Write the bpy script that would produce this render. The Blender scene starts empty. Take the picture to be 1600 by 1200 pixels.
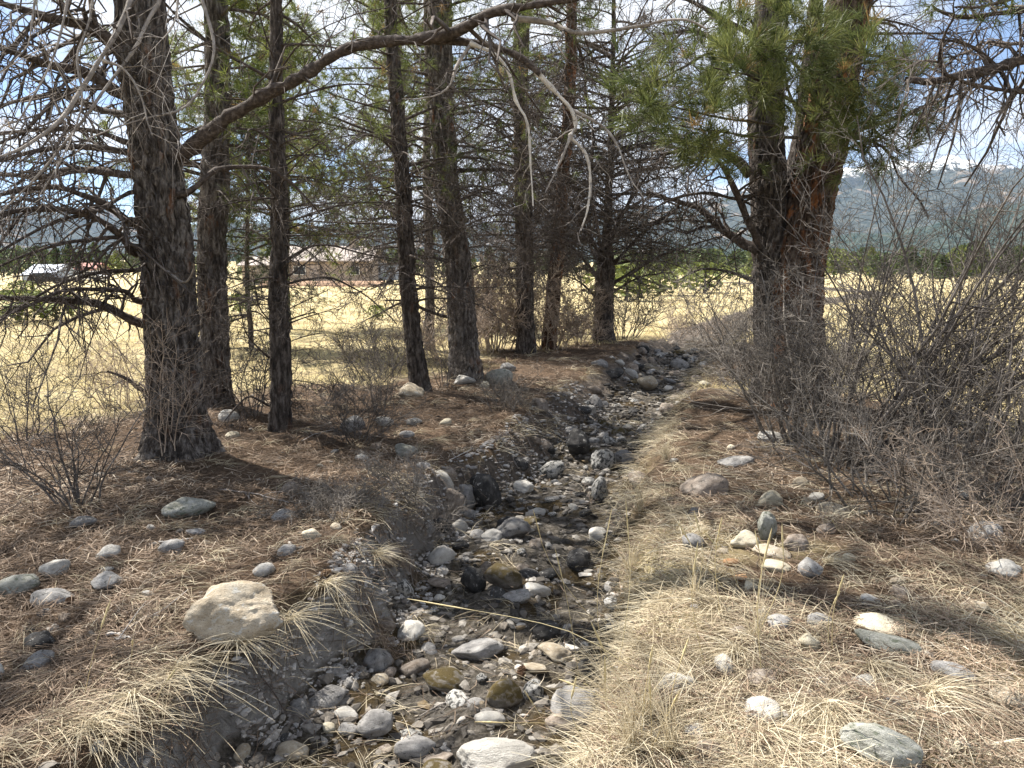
import bpy, math, time
import numpy as np
from math import radians as R_

T00 = time.time()
S = bpy.context.scene
COL = S.collection
rng = np.random.default_rng(7)

# ------------------------------------------------------------------ camera
HAZE = 3.4e-5
CAM_Z = 1.6
PITCH = R_(8.65)
F_PX = 1150.0            # focal length in pixels of a 1600 px wide frame
cd = bpy.data.cameras.new("camera")
cd.sensor_width = 36.0
cd.lens = 36.0 * F_PX / 1600.0
cd.clip_start = 0.05
cd.clip_end = 40000
cam = bpy.data.objects.new("camera", cd)
cam.location = (0, 0, CAM_Z)
cam.rotation_euler = (math.pi / 2 - PITCH, 0, 0)
COL.objects.link(cam)
S.camera = cam

# ------------------------------------------------------------------ world, sun, exposure
SUN_AZ, SUN_EL = R_(-55), R_(57)      # azimuth clockwise from +Y
w = bpy.data.worlds.new("World")
S.world = w
w.use_nodes = True
nt = w.node_tree
nt.nodes.clear()
out = nt.nodes.new("ShaderNodeOutputWorld")
sky = nt.nodes.new("ShaderNodeTexSky")
sky.sky_type = 'NISHITA'
sky.sun_disc = False
sky.sun_elevation = SUN_EL
sky.sun_rotation = SUN_AZ
sky.altitude = 2400
sky.dust_density = 0.25
sky.ozone_density = 2.2
bg = nt.nodes.new("ShaderNodeBackground")
bg.inputs['Strength'].default_value = 0.068
nt.links.new(sky.outputs[0], bg.inputs['Color'])
tc = nt.nodes.new("ShaderNodeTexCoord")
sep = nt.nodes.new("ShaderNodeSeparateXYZ")
nt.links.new(tc.outputs['Generated'], sep.inputs[0])
def wm(op, a, b, clamp=False):
    n = nt.nodes.new("ShaderNodeMath"); n.operation = op; n.use_clamp = clamp
    for i, v in enumerate((a, b)):
        if v is None: continue
        if isinstance(v, (int, float)): n.inputs[i].default_value = v
        else: nt.links.new(v, n.inputs[i])
    return n.outputs[0]
zc = wm('ADD', wm('MAXIMUM', sep.outputs['Z'], 0.0), 0.22)
cx = wm('DIVIDE', sep.outputs['X'], zc)
cy = wm('DIVIDE', sep.outputs['Y'], zc)
comb = nt.nodes.new("ShaderNodeCombineXYZ")
nt.links.new(cx, comb.inputs[0]); nt.links.new(cy, comb.inputs[1])
comb.inputs[2].default_value = 1.1
nz = nt.nodes.new("ShaderNodeTexNoise")
nz.inputs['Scale'].default_value = 1.15
nz.inputs['Detail'].default_value = 9
nz.inputs['Roughness'].default_value = 0.56
nz.inputs['Distortion'].default_value = 0.3
nt.links.new(comb.outputs[0], nz.inputs['Vector'])
cr = nt.nodes.new("ShaderNodeValToRGB")
cr.color_ramp.elements[0].position = 0.40
cr.color_ramp.elements[0].color = (0.04, 0.04, 0.04, 1)
cr.color_ramp.elements[1].position = 0.53
nt.links.new(nz.outputs[0], cr.inputs[0])
bgc = nt.nodes.new("ShaderNodeBackground")
bgc.inputs['Color'].default_value = (0.95, 0.97, 1.0, 1)
bgc.inputs['Strength'].default_value = 0.46
mx = nt.nodes.new("ShaderNodeMixShader")
nt.links.new(cr.outputs[0], mx.inputs[0])
nt.links.new(bg.outputs[0], mx.inputs[1])
nt.links.new(bgc.outputs[0], mx.inputs[2])
nt.links.new(mx.outputs[0], out.inputs['Surface'])

sl = bpy.data.lights.new("sun", 'SUN')
sl.energy = 5.0
sl.angle = R_(0.53)
sl.color = (1.0, 0.945, 0.86)
sun = bpy.data.objects.new("sun", sl)
sdir = np.array([math.sin(SUN_AZ) * math.cos(SUN_EL), math.cos(SUN_AZ) * math.cos(SUN_EL), math.sin(SUN_EL)])
from mathutils import Vector
sun.rotation_euler = Vector(sdir).to_track_quat('Z', 'Y').to_euler()
sun.location = (-20, 15, 40)
COL.objects.link(sun)

S.view_settings.view_transform = 'Standard'
S.view_settings.look = 'None'
S.view_settings.exposure = 1.48
S.view_settings.gamma = 1.0
S.view_settings.use_curve_mapping = False
S.cycles.use_denoising = True
S.cycles.max_bounces = 6
S.cycles.diffuse_bounces = 3
S.cycles.transmission_bounces = 3
S.cycles.transparent_max_bounces = 4

# ------------------------------------------------------------------ picture helpers
CP, SP = math.cos(PITCH), math.sin(PITCH)
def ray(px, py):
    a = (px - 800) / F_PX; b = -(py - 600) / F_PX
    return np.array([a, CP + b * SP, -SP + b * CP])
def gp(px, py, z=0.0):                # point at height z seen at that pixel
    d = ray(px, py); t = (z - CAM_Z) / d[2]
    return np.array([0, 0, CAM_Z]) + d * t
def yp(px, py, Y):                    # point on the upright plane at distance Y
    d = ray(px, py); t = Y / d[1]
    return np.array([0, 0, CAM_Z]) + d * t

# ------------------------------------------------------------------ noise
def _h(x, y, z, seed=0):
    h = (x * 374761393 + y * 668265263 + z * 1274126177 + seed * 974711) & 0xffffffff
    h = ((h ^ (h >> 13)) * 1103515245) & 0xffffffff
    h = ((h ^ (h >> 15)) * 668265263) & 0xffffffff
    h ^= h >> 16
    return h / 4294967296.0
def vn(x, y, z=None, seed=0):
    x = np.asarray(x, float); y = np.asarray(y, float)
    z = np.zeros_like(x) if z is None else np.asarray(z, float)
    xi, yi, zi = np.floor(x).astype(np.int64), np.floor(y).astype(np.int64), np.floor(z).astype(np.int64)
    fx, fy, fz = x - xi, y - yi, z - zi
    fx, fy, fz = fx * fx * (3 - 2 * fx), fy * fy * (3 - 2 * fy), fz * fz * (3 - 2 * fz)
    r = 0
    for dx in (0, 1):
        wx = fx if dx else 1 - fx
        for dy in (0, 1):
            wy = fy if dy else 1 - fy
            for dz in (0, 1):
                r = r + wx * wy * (fz if dz else 1 - fz) * _h(xi + dx, yi + dy, zi + dz, seed)
    return r * 2 - 1
def fbm(x, y, z=None, o=4, seed=0, rough=0.5):
    r, a = 0, 1.0
    for i in range(o):
        f = 2.03 ** i
        r = r + a * vn(np.asarray(x) * f, np.asarray(y) * f, None if z is None else np.asarray(z) * f, seed + i)
        a *= rough
    return r
def sstep(a, b, x):
    t = np.clip((x - a) / (b - a), 0, 1); return t * t * (3 - 2 * t)

# ------------------------------------------------------------------ mesh helpers
def mesh(name, V, Fc, smooth=True, attrs=None):
    me = bpy.data.meshes.new(name)
    V = np.ascontiguousarray(V, np.float32).reshape(-1, 3)
    if not isinstance(Fc, (list, tuple)): Fc = [Fc]
    Fc = [np.asarray(f, np.int32) for f in Fc if len(f)]
    me.vertices.add(len(V)); me.vertices.foreach_set("co", V.ravel())
    n = sum(len(f) for f in Fc); nl = sum(f.size for f in Fc)
    me.loops.add(nl); me.polygons.add(n)
    me.loops.foreach_set("vertex_index", np.concatenate([f.ravel() for f in Fc]))
    starts, o = [], 0
    for f in Fc:
        starts.append(o + np.arange(len(f)) * f.shape[1]); o += f.size
    me.polygons.foreach_set("loop_start", np.concatenate(starts).astype(np.int32))
    me.polygons.foreach_set("use_smooth", np.full(n, smooth, bool))
    for k, (dom, typ, val) in (attrs or {}).items():
        a = me.attributes.new(k, typ, dom)
        a.data.foreach_set("color" if 'COLOR' in typ else "value", np.ascontiguousarray(val, np.float32).ravel())
    me.update(calc_edges=True)
    return me
def link(name, me, mat=None, parent=None, loc=None, rot=None, scale=None):
    o = bpy.data.objects.new(name, me)
    COL.objects.link(o)
    if mat is not None and me is not None and not me.materials: me.materials.append(mat)
    if parent is not None: o.parent = parent
    if loc is not None: o.location = loc
    if rot is not None: o.rotation_euler = rot
    if scale is not None: o.scale = scale
    return o
def tag(o, label=None, cat=None, group=None, kind=None):
    if label: o['label'] = label
    if cat: o['category'] = cat
    if group: o['group'] = group
    if kind: o['kind'] = kind
    return o
def empty(name, loc, label=None, cat=None, group=None, rz=0.0):
    o = bpy.data.objects.new(name, None); COL.objects.link(o)
    o.location = loc; o.rotation_euler = (0, 0, rz); o.empty_display_size = 0.2
    return tag(o, label, cat, group)
def unit(v): return v / np.maximum(np.linalg.norm(v, axis=-1, keepdims=True), 1e-9)

def tubes(P, Rr, sides):
    """P (M,K,3), Rr (M,K): M tubes of K rings -> verts, quads"""
    M, K = P.shape[:2]
    T = unit(np.gradient(P, axis=1))
    ref = np.tile(np.array([0.31, 0.17, 0.93]), (M, 1))
    ov = unit(P[:, -1] - P[:, 0])
    bad = np.abs((ov * ref).sum(-1)) > 0.9
    ref[bad] = (0.9, -0.3, 0.2)
    N = unit(np.cross(T, ref[:, None, :])); B = np.cross(T, N)
    a = np.arange(sides) * 2 * math.pi / sides
    V = P[:, :, None, :] + Rr[:, :, None, None] * (N[:, :, None, :] * np.cos(a)[None, None, :, None] + B[:, :, None, :] * np.sin(a)[None, None, :, None])
    m = np.arange(M)[:, None, None]; k = np.arange(K - 1)[None, :, None]; s = np.arange(sides)[None, None, :]
    s2 = (s + 1) % sides
    b = (m * K + k) * sides
    Q = np.stack([b + s, b + s2, b + sides + s2, b + sides + s], -1).reshape(-1, 4)
    return V.reshape(-1, 3), Q
def join(parts):
    Vs, Fs, o = [], [], 0
    for V, Fc in parts:
        Vs.append(V); Fs.append(Fc + o); o += len(V)
    return np.concatenate(Vs), np.concatenate(Fs)
def spline(P, K):
    P = np.asarray(P, float); n = len(P)
    if n == 2: return P[0] + (P[1] - P[0]) * np.linspace(0, 1, K)[:, None]
    d = np.concatenate([[0], np.cumsum(np.linalg.norm(np.diff(P[:, :3], axis=0), axis=1))])
    E = np.vstack([2 * P[0] - P[1], P, 2 * P[-1] - P[-2]])
    u = np.linspace(0, d[-1], K)
    i = np.clip(np.searchsorted(d, u, side='right') - 1, 0, n - 2)
    t = ((u - d[i]) / np.maximum(d[i + 1] - d[i], 1e-9))[:, None]
    p0, p1, p2, p3 = E[i], E[i + 1], E[i + 2], E[i + 3]
    return 0.5 * (2 * p1 + (p2 - p0) * t + (2 * p0 - 5 * p1 + 4 * p2 - p3) * t ** 2 + (3 * p1 - p0 - 3 * p2 + p3) * t ** 3)

def twigs_from(P, Rr, n, K, L, ang, g, t0, t1, rk, rng, Lv=0.4, wig=0.08, rmin=0.0012, taper=0.35, side=None):
    """n side twigs on each of the M parent lines; g = bend vector (times length)"""
    M, Kp = P.shape[:2]
    t = t0 + (t1 - t0) * (np.arange(n)[None, :] + rng.random((M, n))) / n
    f = t * (Kp - 1); i = np.clip(f.astype(int), 0, Kp - 2); fr = (f - i)[..., None]
    mi = np.arange(M)[:, None]
    p0 = P[mi, i] * (1 - fr) + P[mi, i + 1] * fr
    r0 = Rr[mi, i] * (1 - fr[..., 0]) + Rr[mi, i + 1] * fr[..., 0]
    T = unit(P[mi, i + 1] - P[mi, i])
    rnd = rng.normal(size=(M, n, 3))
    if side is not None: rnd[..., 2] = rnd[..., 2] * side
    perp = unit(rnd - (rnd * T).sum(-1, keepdims=True) * T)
    a = ang * (0.6 + 0.8 * rng.random((M, n, 1)))
    d = T * np.cos(a) + perp * np.sin(a)
    Ln = L * (1 - Lv + 2 * Lv * rng.random((M, n))) * (1.15 - 0.65 * t)
    u = np.linspace(0, 1, K)
    Q = p0[:, :, None, :] + d[:, :, None, :] * (Ln[..., None] * u)[..., None] + np.asarray(g) * (Ln[..., None] * u ** 2)[..., None]
    Q = Q + rng.normal(size=Q.shape) * (wig * Ln[..., None, None] * u[:, None]) * 0.6
    rr = np.minimum(r0 * rk, r0 * 0.9)
    rr = np.maximum(rr, rmin)[..., None] * (1 - (1 - taper) * u)
    return Q.reshape(M * n, K, 3), rr.reshape(M * n, K)

# ------------------------------------------------------------------ material helpers
def new_mat(name):
    m = bpy.data.materials.new(name); m.use_nodes = True
    n = m.node_tree; b = n.nodes['Principled BSDF']
    b.inputs['Specular IOR Level'].default_value = 0.25
    b.inputs['Roughness'].default_value = 0.9
    return m, n, b
def nd(n, t, **kw):
    x = n.nodes.new(t)
    for k, v in kw.items():
        if k.startswith('i_'):
            x.inputs[k[2:].replace('_', ' ')].default_value = v
        else: setattr(x, k, v)
    return x
def noise(n, vec, scale, detail=5, rough=0.55, dist=0.0):
    x = nd(n, 'ShaderNodeTexNoise'); x.inputs['Scale'].default_value = scale
    x.inputs['Detail'].default_value = detail; x.inputs['Roughness'].default_value = rough
    x.inputs['Distortion'].default_value = dist
    if vec is not None: n.links.new(vec, x.inputs['Vector'])
    return x.outputs[0]
def ramp(n, fac, stops):
    x = nd(n, 'ShaderNodeValToRGB'); e = x.color_ramp.elements
    while len(e) < len(stops): e.new(0.5)
    for q, (p, c) in zip(e, stops):
        q.position = p; q.color = (*c, 1) if len(c) == 3 else c
    n.links.new(fac, x.inputs[0]); return x.outputs[0]
def mixc(n, fac, a, b, mode='MIX'):
    x = nd(n, 'ShaderNodeMix', data_type='RGBA', blend_type=mode)
    for s, v in ((0, fac), (6, a), (7, b)):
        if isinstance(v, (int, float)): x.inputs[s].default_value = v
        elif isinstance(v, tuple): x.inputs[s].default_value = (*v, 1)
        else: n.links.new(v, x.inputs[s])
    return x.outputs[2]
def mth(n, op, a, b=None, clamp=False):
    x = nd(n, 'ShaderNodeMath', operation=op, use_clamp=clamp)
    for i, v in enumerate((a, b)):
        if v is None: continue
        if isinstance(v, (int, float)): x.inputs[i].default_value = v
        else: n.links.new(v, x.inputs[i])
    return x.outputs[0]
def bump(n, h, strength, dist, b):
    x = nd(n, 'ShaderNodeBump'); x.inputs['Strength'].default_value = strength; x.inputs['Distance'].default_value = dist
    n.links.new(h, x.inputs['Height']); n.links.new(x.outputs[0], b.inputs['Normal'])
def attr(n, name, o='Fac'):
    return nd(n, 'ShaderNodeAttribute', attribute_name=name).outputs[o]

def blade_mat(name, stops, trans=0.35, rough=0.7):
    m, n, b = new_mat(name)
    c = ramp(n, attr(n, 'rnd'), stops)
    n.links.new(c, b.inputs['Base Color']); b.inputs['Roughness'].default_value = rough
    tr = nd(n, 'ShaderNodeBsdfTranslucent'); n.links.new(c, tr.inputs[0])
    ms = nd(n, 'ShaderNodeMixShader'); ms.inputs[0].default_value = trans
    n.links.new(b.outputs[0], ms.inputs[1]); n.links.new(tr.outputs[0], ms.inputs[2])
    n.links.new(ms.outputs[0], n.nodes['Material Output'].inputs['Surface'])
    return m
M_LITTER = blade_mat('fallen_needles', [(0, (.065, .048, .036)), (.35, (.155, .11, .077)), (.7, (.31, .23, .163)), (1, (.54, .47, .37))], .15)
M_STRAW = blade_mat('dry_grass', [(0, (.27, .22, .15)), (.4, (.47, .40, .28)), (.75, (.62, .55, .40)), (1, (.66, .62, .50))], .3)
M_FIELD = blade_mat('field_grass', [(0, (.50, .41, .22)), (.5, (.62, .53, .29)), (1, (.70, .62, .38))], .3)
M_NEEDLE = blade_mat('green_needles', [(0, (.045, .066, .02)), (.5, (.115, .145, .038)), (.85, (.21, .235, .066)), (.93, (.22, .23, .09)), (1, (.30, .20, .08))], .4, .5)
M_NEEDLE_BR = blade_mat('bright_needles', [(0, (.07, .10, .028)), (.5, (.17, .20, .055)), (.9, (.30, .31, .095)), (1, (.30, .20, .08))], .45, .5)
M_NEEDLE_DK = blade_mat('dark_needles', [(0, (.025, .045, .018)), (.6, (.05, .08, .028)), (1, (.10, .12, .04))], .3, .5)

def bark_mat(name, dark, mid, grey, orange, amount):
    m, n, b = new_mat(name)
    t = nd(n, 'ShaderNodeTexCoord')
    mp = nd(n, 'ShaderNodeMapping'); mp.inputs['Scale'].default_value = (1, 1, .28)
    n.links.new(t.outputs['Object'], mp.inputs[0])
    a = noise(n, mp.outputs[0], 26, 6, .65)
    base = ramp(n, a, [(.38, dark), (.5, mid), (.62, grey)])
    pl = attr(n, 'plate')
    big = noise(n, t.outputs['Object'], 1.6, 3)
    mp2 = nd(n, 'ShaderNodeMapping'); mp2.inputs['Scale'].default_value = (9, 9, 1.6); n.links.new(t.outputs['Object'], mp2.inputs[0])
    st = mth(n, 'ADD', mth(n, 'MULTIPLY', noise(n, mp2.outputs[0], 1.0, 6, .7), .8), mth(n, 'MULTIPLY', pl, .28))
    f = mth(n, 'MULTIPLY', ramp(n, st, [(.66 - amount, (0, 0, 0)), (.76 - amount * .7, (.85,) * 3)]), ramp(n, big, [(.40, (.15,) * 3), (.60, (1,) * 3)]), True)
    c = mixc(n, f, base, orange)
    n.links.new(c, b.inputs['Base Color'])
    h = noise(n, mp.outputs[0], 55, 8, .7)
    bump(n, h, 1.0, .06, b)
    return m
M_BARK = bark_mat('pine_bark', (.045, .038, .034), (.125, .107, .095), (.30, .275, .255), (.24, .105, .045), .0)
M_BARK_OR = bark_mat('orange_pine_bark', (.035, .025, .02), (.10, .064, .046), (.19, .15, .12), (.36, .145, .055), .13)
M_BARK_DK = bark_mat('dark_pine_bark', (.032, .027, .024), (.085, .070, .061), (.19, .165, .148), (.17, .08, .04), .0)
def wood_mat(name, c0, c1, c2, sc=14):
    m, n, b = new_mat(name)
    t = nd(n, 'ShaderNodeTexCoord')
    a = noise(n, t.outputs['Object'], sc, 5, .65)
    n.links.new(ramp(n, a, [(.3, c0), (.5, c1), (.7, c2)]), b.inputs['Base Color'])
    bump(n, noise(n, t.outputs['Object'], 90, 3), .6, .01, b)
    return m
M_LIMB = wood_mat('limb_bark', (.025, .02, .017), (.06, .047, .04), (.14, .118, .105), 30)
M_TWIG = wood_mat('dead_twig', (.045, .037, .032), (.085, .07, .062), (.19, .165, .15), 5)
M_GREYWOOD = wood_mat('weathered_wood', (.12, .105, .095), (.24, .215, .195), (.40, .37, .34))
M_DEADGREY = wood_mat('dead_grey_twig', (.07, .06, .053), (.13, .115, .105), (.26, .235, .215), 5)
M_WHITEWOOD = wood_mat('bleached_wood', (.32, .29, .26), (.50, .47, .43), (.62, .60, .57))
M_SHRUB = wood_mat('shrub_stem', (.048, .041, .037), (.10, .088, .079), (.24, .215, .195), 6)
M_SHRUB_TAN = wood_mat('tan_shrub_stem', (.22, .165, .125), (.37, .295, .23), (.52, .44, .36), 6)

def rock_mat(name, stops, speck=(.03, .03, .03), lich=None, lamt=.5, moss=None):
    m, n, b = new_mat(name)
    t = nd(n, 'ShaderNodeTexCoord'); oi = nd(n, 'ShaderNodeObjectInfo')
    ad = nd(n, 'ShaderNodeVectorMath', operation='ADD')
    n.links.new(t.outputs['Object'], ad.inputs[0]); 
    sc = nd(n, 'ShaderNodeVectorMath', operation='SCALE'); sc.inputs[0].default_value = (37, 51, 23)
    n.links.new(oi.outputs['Random'], sc.inputs[3]); n.links.new(sc.outputs[0], ad.inputs[1])
    v = ad.outputs[0]
    c = ramp(n, noise(n, v, 2.2, 7, .6), stops)
    c = mixc(n, ramp(n, noise(n, v, 26, 4, .7), [(.56, (0, 0, 0)), (.66, (.75,) * 3)]), c, speck)
    if lich: c = mixc(n, ramp(n, noise(n, v, 3.1, 6, .65, .4), [(lamt, (0, 0, 0)), (lamt + .06, (.9,) * 3)]), c, lich)
    if moss:
        g = nd(n, 'ShaderNodeNewGeometry'); s = nd(n, 'ShaderNodeSeparateXYZ'); n.links.new(g.outputs['Normal'], s.inputs[0])
        f = mth(n, 'MULTIPLY', ramp(n, noise(n, v, 2.5, 5, .6), [(.40, (0, 0, 0)), (.52, (1, 1, 1))]), ramp(n, s.outputs['Z'], [(.0, (0, 0, 0)), (.35, (1, 1, 1))]), True)
        mc = ramp(n, noise(n, v, 40, 3), [(.3, tuple(x * .5 for x in moss)), (.7, moss)])
        c = mixc(n, f, c, mc)
    vary = mth(n, 'ADD', mth(n, 'MULTIPLY', oi.outputs['Random'], .5), .75)
    c = mixc(n, 1.0, c, (1, 1, 1), 'MULTIPLY') if False else c
    vm = nd(n, 'ShaderNodeVectorMath', operation='SCALE'); n.links.new(c, vm.inputs[0]); n.links.new(vary, vm.inputs[3])
    n.links.new(vm.outputs[0], b.inputs['Base Color'])
    b.inputs['Roughness'].default_value = .85
    bump(n, noise(n, v, 16, 8, .7), .55, .06, b)
    return m
ROCK = {
 'grey': rock_mat('grey_granite', [(.3, (.16, .155, .15)), (.5, (.27, .26, .25)), (.7, (.38, .37, .355))], lich=(.07, .07, .065), lamt=.58),
 'pale': rock_mat('pale_granite', [(.3, (.34, .32, .29)), (.5, (.46, .44, .40)), (.7, (.56, .54, .50))], speck=(.15, .13, .12)),
 'tan': rock_mat('tan_rock', [(.3, (.27, .22, .155)), (.5, (.40, .34, .255)), (.7, (.50, .45, .36))], speck=(.10, .08, .06), lich=(.45, .44, .40), lamt=.57),
 'cream': rock_mat('cream_rock', [(.3, (.42, .37, .27)), (.5, (.52, .47, .36)), (.7, (.60, .56, .46))], speck=(.2, .17, .12)),
 'dark': rock_mat('dark_lichen_rock', [(.3, (.022, .022, .022)), (.5, (.045, .043, .042)), (.7, (.10, .097, .092))], lich=(.34, .33, .31), lamt=.60),
 'pied': rock_mat('pied_rock', [(.3, (.30, .29, .27)), (.5, (.42, .41, .385)), (.7, (.52, .51, .48))], lich=(.03, .03, .03), lamt=.49),
 'green': rock_mat('greenish_rock', [(.3, (.17, .17, .14)), (.5, (.28, .28, .245)), (.7, (.41, .41, .375))], lich=(.10, .115, .08), lamt=.56),
 'brown': rock_mat('brown_rock', [(.3, (.14, .11, .085)), (.5, (.24, .20, .165)), (.7, (.34, .30, .26))], lich=(.08, .07, .06), lamt=.58),
 'moss': rock_mat('mossy_rock', [(.3, (.09, .08, .06)), (.5, (.17, .15, .125)), (.7, (.27, .25, .22))], moss=(.105, .078, .028)),
 'orange': rock_mat('orange_rock', [(.3, (.30, .15, .07)), (.5, (.42, .25, .13)), (.7, (.48, .34, .22))]),
}
# ------------------------------------------------------------------ terrain
_LY = [-6, -3, 0, 1.0, 2.22, 2.70, 2.95, 3.72, 4.4, 5.93, 6.87, 8.5, 11.2, 13, 15, 18, 20, 26, 40, 60]
_LX = [-6, -3.6, -2.9, -2.3, -1.62, -1.40, -1.24, -.98, -.88, -.70, -.22, .26, .98, 1.55, 2.3, 3.35, 4.1, 6.8, 14, 28]
_RY = [-6, -3, 1, 2, 2.73, 3.24, 3.79, 4.66, 5.98, 8.27, 9.3, 10.6, 13.1, 16.3, 20, 26, 40, 60]
_RX = [-4.4, -2.2, -.55, -.1, .18, .38, .50, .62, .84, 1.36, 1.74, 2.25, 2.99, 4.0, 5.6, 8.6, 16.5, 31]
def topL(Y): return np.interp(Y, _LY, _LX)
def bedR(Y): return np.interp(Y, _RY, _RX)
def height(X, Y, full=False):
    X = np.asarray(X, float); Y = np.asarray(Y, float)
    d = np.hypot(X, Y)
    D = np.interp(Y, [-6, 6, 9, 14, 20, 40, 60], [.43, .43, .38, .30, .2, .1, .0])
    tl = topL(Y) + .12 * vn(X * 0 + 3.3, Y * 2.1, seed=5) + .06 * vn(X * 0, Y * 5.3, seed=6)
    br = bedR(Y) + .12 * vn(X * 0 + 9.1, Y * 1.9, seed=8)
    wl = np.interp(Y, [2, 6, 9, 20], [.22, .34, .55, 1.0])
    wr = np.interp(Y, [2, 5, 9, 20], [.30, .42, .7, 1.2])
    a = sstep(0, 1, (X - tl) / wl)             # 0 on the left bank, 1 in the bed
    b = sstep(0, 1, (br + wr - X) / wr)        # 1 in the bed, 0 on the right bank
    bed = a * b
    near = np.exp(-(d / 30) ** 2)
    lump = (.055 * vn(X * .9, Y * .9, seed=11) + .03 * vn(X * 2.3, Y * 2.3, seed=12) + .012 * vn(X * 7, Y * 7, seed=13)) * near
    und = .25 * vn(X * .05, Y * .05, seed=14) * sstep(12, 60, d) 
    rise = np.maximum(0, d - 60) * .0035 + np.maximum(0, d - 400) * .012
    mound = (.10 * sstep(.1, 1.0, X - br) - .05 * sstep(1.4, 3.5, X - br)) * np.exp(-((Y - 3) / 5) ** 2)
    foot = sum(h_ * np.exp(-((X - tx) ** 2 + (Y - ty) ** 2) / .3) for tx, ty, h_ in ((-2.85, 6.2, .07), (-3.35, 8.3, .06), (-2.35, 7.2, .04), (-1.2, 9.6, .05), (-.66, 10.8, .06), (3.2, 8.6, .07)))
    lip = foot + .03 * np.exp(-((X - tl + .12) / .15) ** 2) * near
    bedn = (.06 * vn(X * 2.1, Y * 2.1, seed=15) + .035 * vn(X * 5.5, Y * 5.5, seed=16) + .012 * vn(X * 14, Y * 14, seed=17)) * near
    face = .085 * sstep(2.4, 3.6, Y) * fbm(X * 6, Y * 6, o=4, seed=18) * (4 * a * (1 - a)) * near
    z = lump * (1 - bed) + bedn * bed - D * bed + mound * (1 - bed) + lip * (1 - bed) + face + und + rise
    if not full: return z
    return z, bed, a, b
def hz(x, y): return float(height(np.array([x]), np.array([y]))[0])
def hit(px, py, off=0.0):
    d = ray(px, py); t = np.geomspace(1.2, 300, 6000)
    P = np.array([0, 0, CAM_Z]) + d * t[:, None]
    k = np.nonzero(P[:, 2] < height(P[:, 0], P[:, 1]) + off)[0]
    return P[k[0]] if len(k) else P[-1]

def grow(start, step, g, end):
    r, x, s = [], start, step
    while x < end:
        s *= g; x += s; r.append(x)
    return np.array(r)
xs_c = np.arange(-2.2, 2.6, .042)
xp = grow(xs_c[-1], .042, 1.06, 7000)
xs = np.concatenate([-(grow(2.2, .042, 1.06, 7000))[::-1], xs_c, xp])
ys_c = np.arange(1.7, 8.0, .04)
ys = np.concatenate([-(grow(-1.5, .05, 1.25, 200))[::-1], ys_c, grow(ys_c[-1], .042, 1.055, 7000)])
GX, GY = np.meshgrid(xs, ys)
GZ, BED, BA, BB = height(GX, GY, True)
litter_c = np.array([[-2.9, 5.8, 2.6], [-1.9, 4.3, 2.2], [-2.0, 8, 2.4], [-.6, 8.6, 2.2], [.4, 10.6, 2.2], [2.9, 7.6, 2.4], [1.9, 5.2, 1.3], [3.0, 4.8, 1.6], [2.3, 13.5, 3], [-3.2, 2.6, 2.5], [-1.6, 2.0, 1.6], [3.8, 15, 3]])
def litter_w(X, Y):
    r = np.zeros_like(X)
    for a, b, c in litter_c: r = np.maximum(r, np.exp(-(((X - a) ** 2 + (Y - b) ** 2) / (c * c)) ** 1.6))
    return r
LW = litter_w(GX, GY) + .22 * vn(GX * 1.3, GY * 1.3, seed=31)
LW = np.maximum(sstep(.25, .6, LW), sstep(.25, .8, GX - bedR(GY)) * (1 - sstep(5, 9, np.hypot(GX, GY))) * (.55 + .45 * sstep(-.2, .2, vn(GX * 1.5, GY * 1.5, seed=32))))
zone = np.ones((GX.size, 4), np.float32)
zone[:, 0] = BED.ravel()
zone[:, 1] = (4 * BA * (1 - BA) * (BB > .5)).ravel()
zone[:, 2] = (LW * (1 - BED)).ravel()
ny, nx = GX.shape
i = np.arange(ny - 1)[:, None] * nx + np.arange(nx - 1)[None, :]
Q = np.stack([i, i + 1, i + nx + 1, i + nx], -1).reshape(-1, 4)
V = np.stack([GX, GY, GZ], -1).reshape(-1, 3)
m, n, b = new_mat('ground_soil')
g = nd(n, 'ShaderNodeNewGeometry'); pos = g.outputs['Position']
za = nd(n, 'ShaderNodeSeparateColor'); n.links.new(attr(n, 'zone', 'Color'), za.inputs[0])
field = ramp(n, noise(n, pos, .35, 8, .68), [(.32, (.33, .26, .15)), (.5, (.55, .46, .25)), (.7, (.66, .58, .35))])
field = mixc(n, ramp(n, noise(n, pos, 5, 6, .7), [(.42, (0, 0, 0)), (.64, (.55,) * 3)]), field, (.26, .20, .12))
lit = ramp(n, noise(n, pos, 34, 6, .7), [(.3, (.055, .038, .027)), (.5, (.14, .095, .064)), (.7, (.28, .20, .135))])
lit = mixc(n, ramp(n, noise(n, pos, 2.5, 5, .6), [(.45, (0, 0, 0)), (.68, (.6,) * 3)]), lit, (.09, .07, .055))
bedc = ramp(n, noise(n, pos, 26, 9, .78), [(.32, (.03, .026, .021)), (.48, (.11, .097, .08)), (.60, (.23, .205, .175)), (.72, (.40, .37, .33))])
bedc = mixc(n, ramp(n, noise(n, pos, 2.2, 5, .6, .3), [(.48, (0, 0, 0)), (.60, (.8,) * 3)]), bedc, ramp(n, noise(n, pos, 70, 6, .75), [(.35, (.028, .019, .008)), (.55, (.09, .06, .022)), (.7, (.19, .13, .05))]))
facec = ramp(n, noise(n, pos, 17, 9, .78), [(.3, (.20, .185, .17)), (.45, (.33, .315, .295)), (.6, (.44, .425, .405)), (.72, (.53, .515, .50))])
sy_ = nd(n, 'ShaderNodeSeparateXYZ'); n.links.new(pos, sy_.inputs[0])
facec = mixc(n, ramp(n, mth(n, 'DIVIDE', sy_.outputs['Y'], 12.0), [(.34, (0, 0, 0)), (.52, (.85,) * 3)]), facec, ramp(n, noise(n, pos, 21, 9, .78), [(.32, (.045, .035, .027)), (.5, (.13, .10, .075)), (.68, (.27, .215, .165))]))
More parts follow.
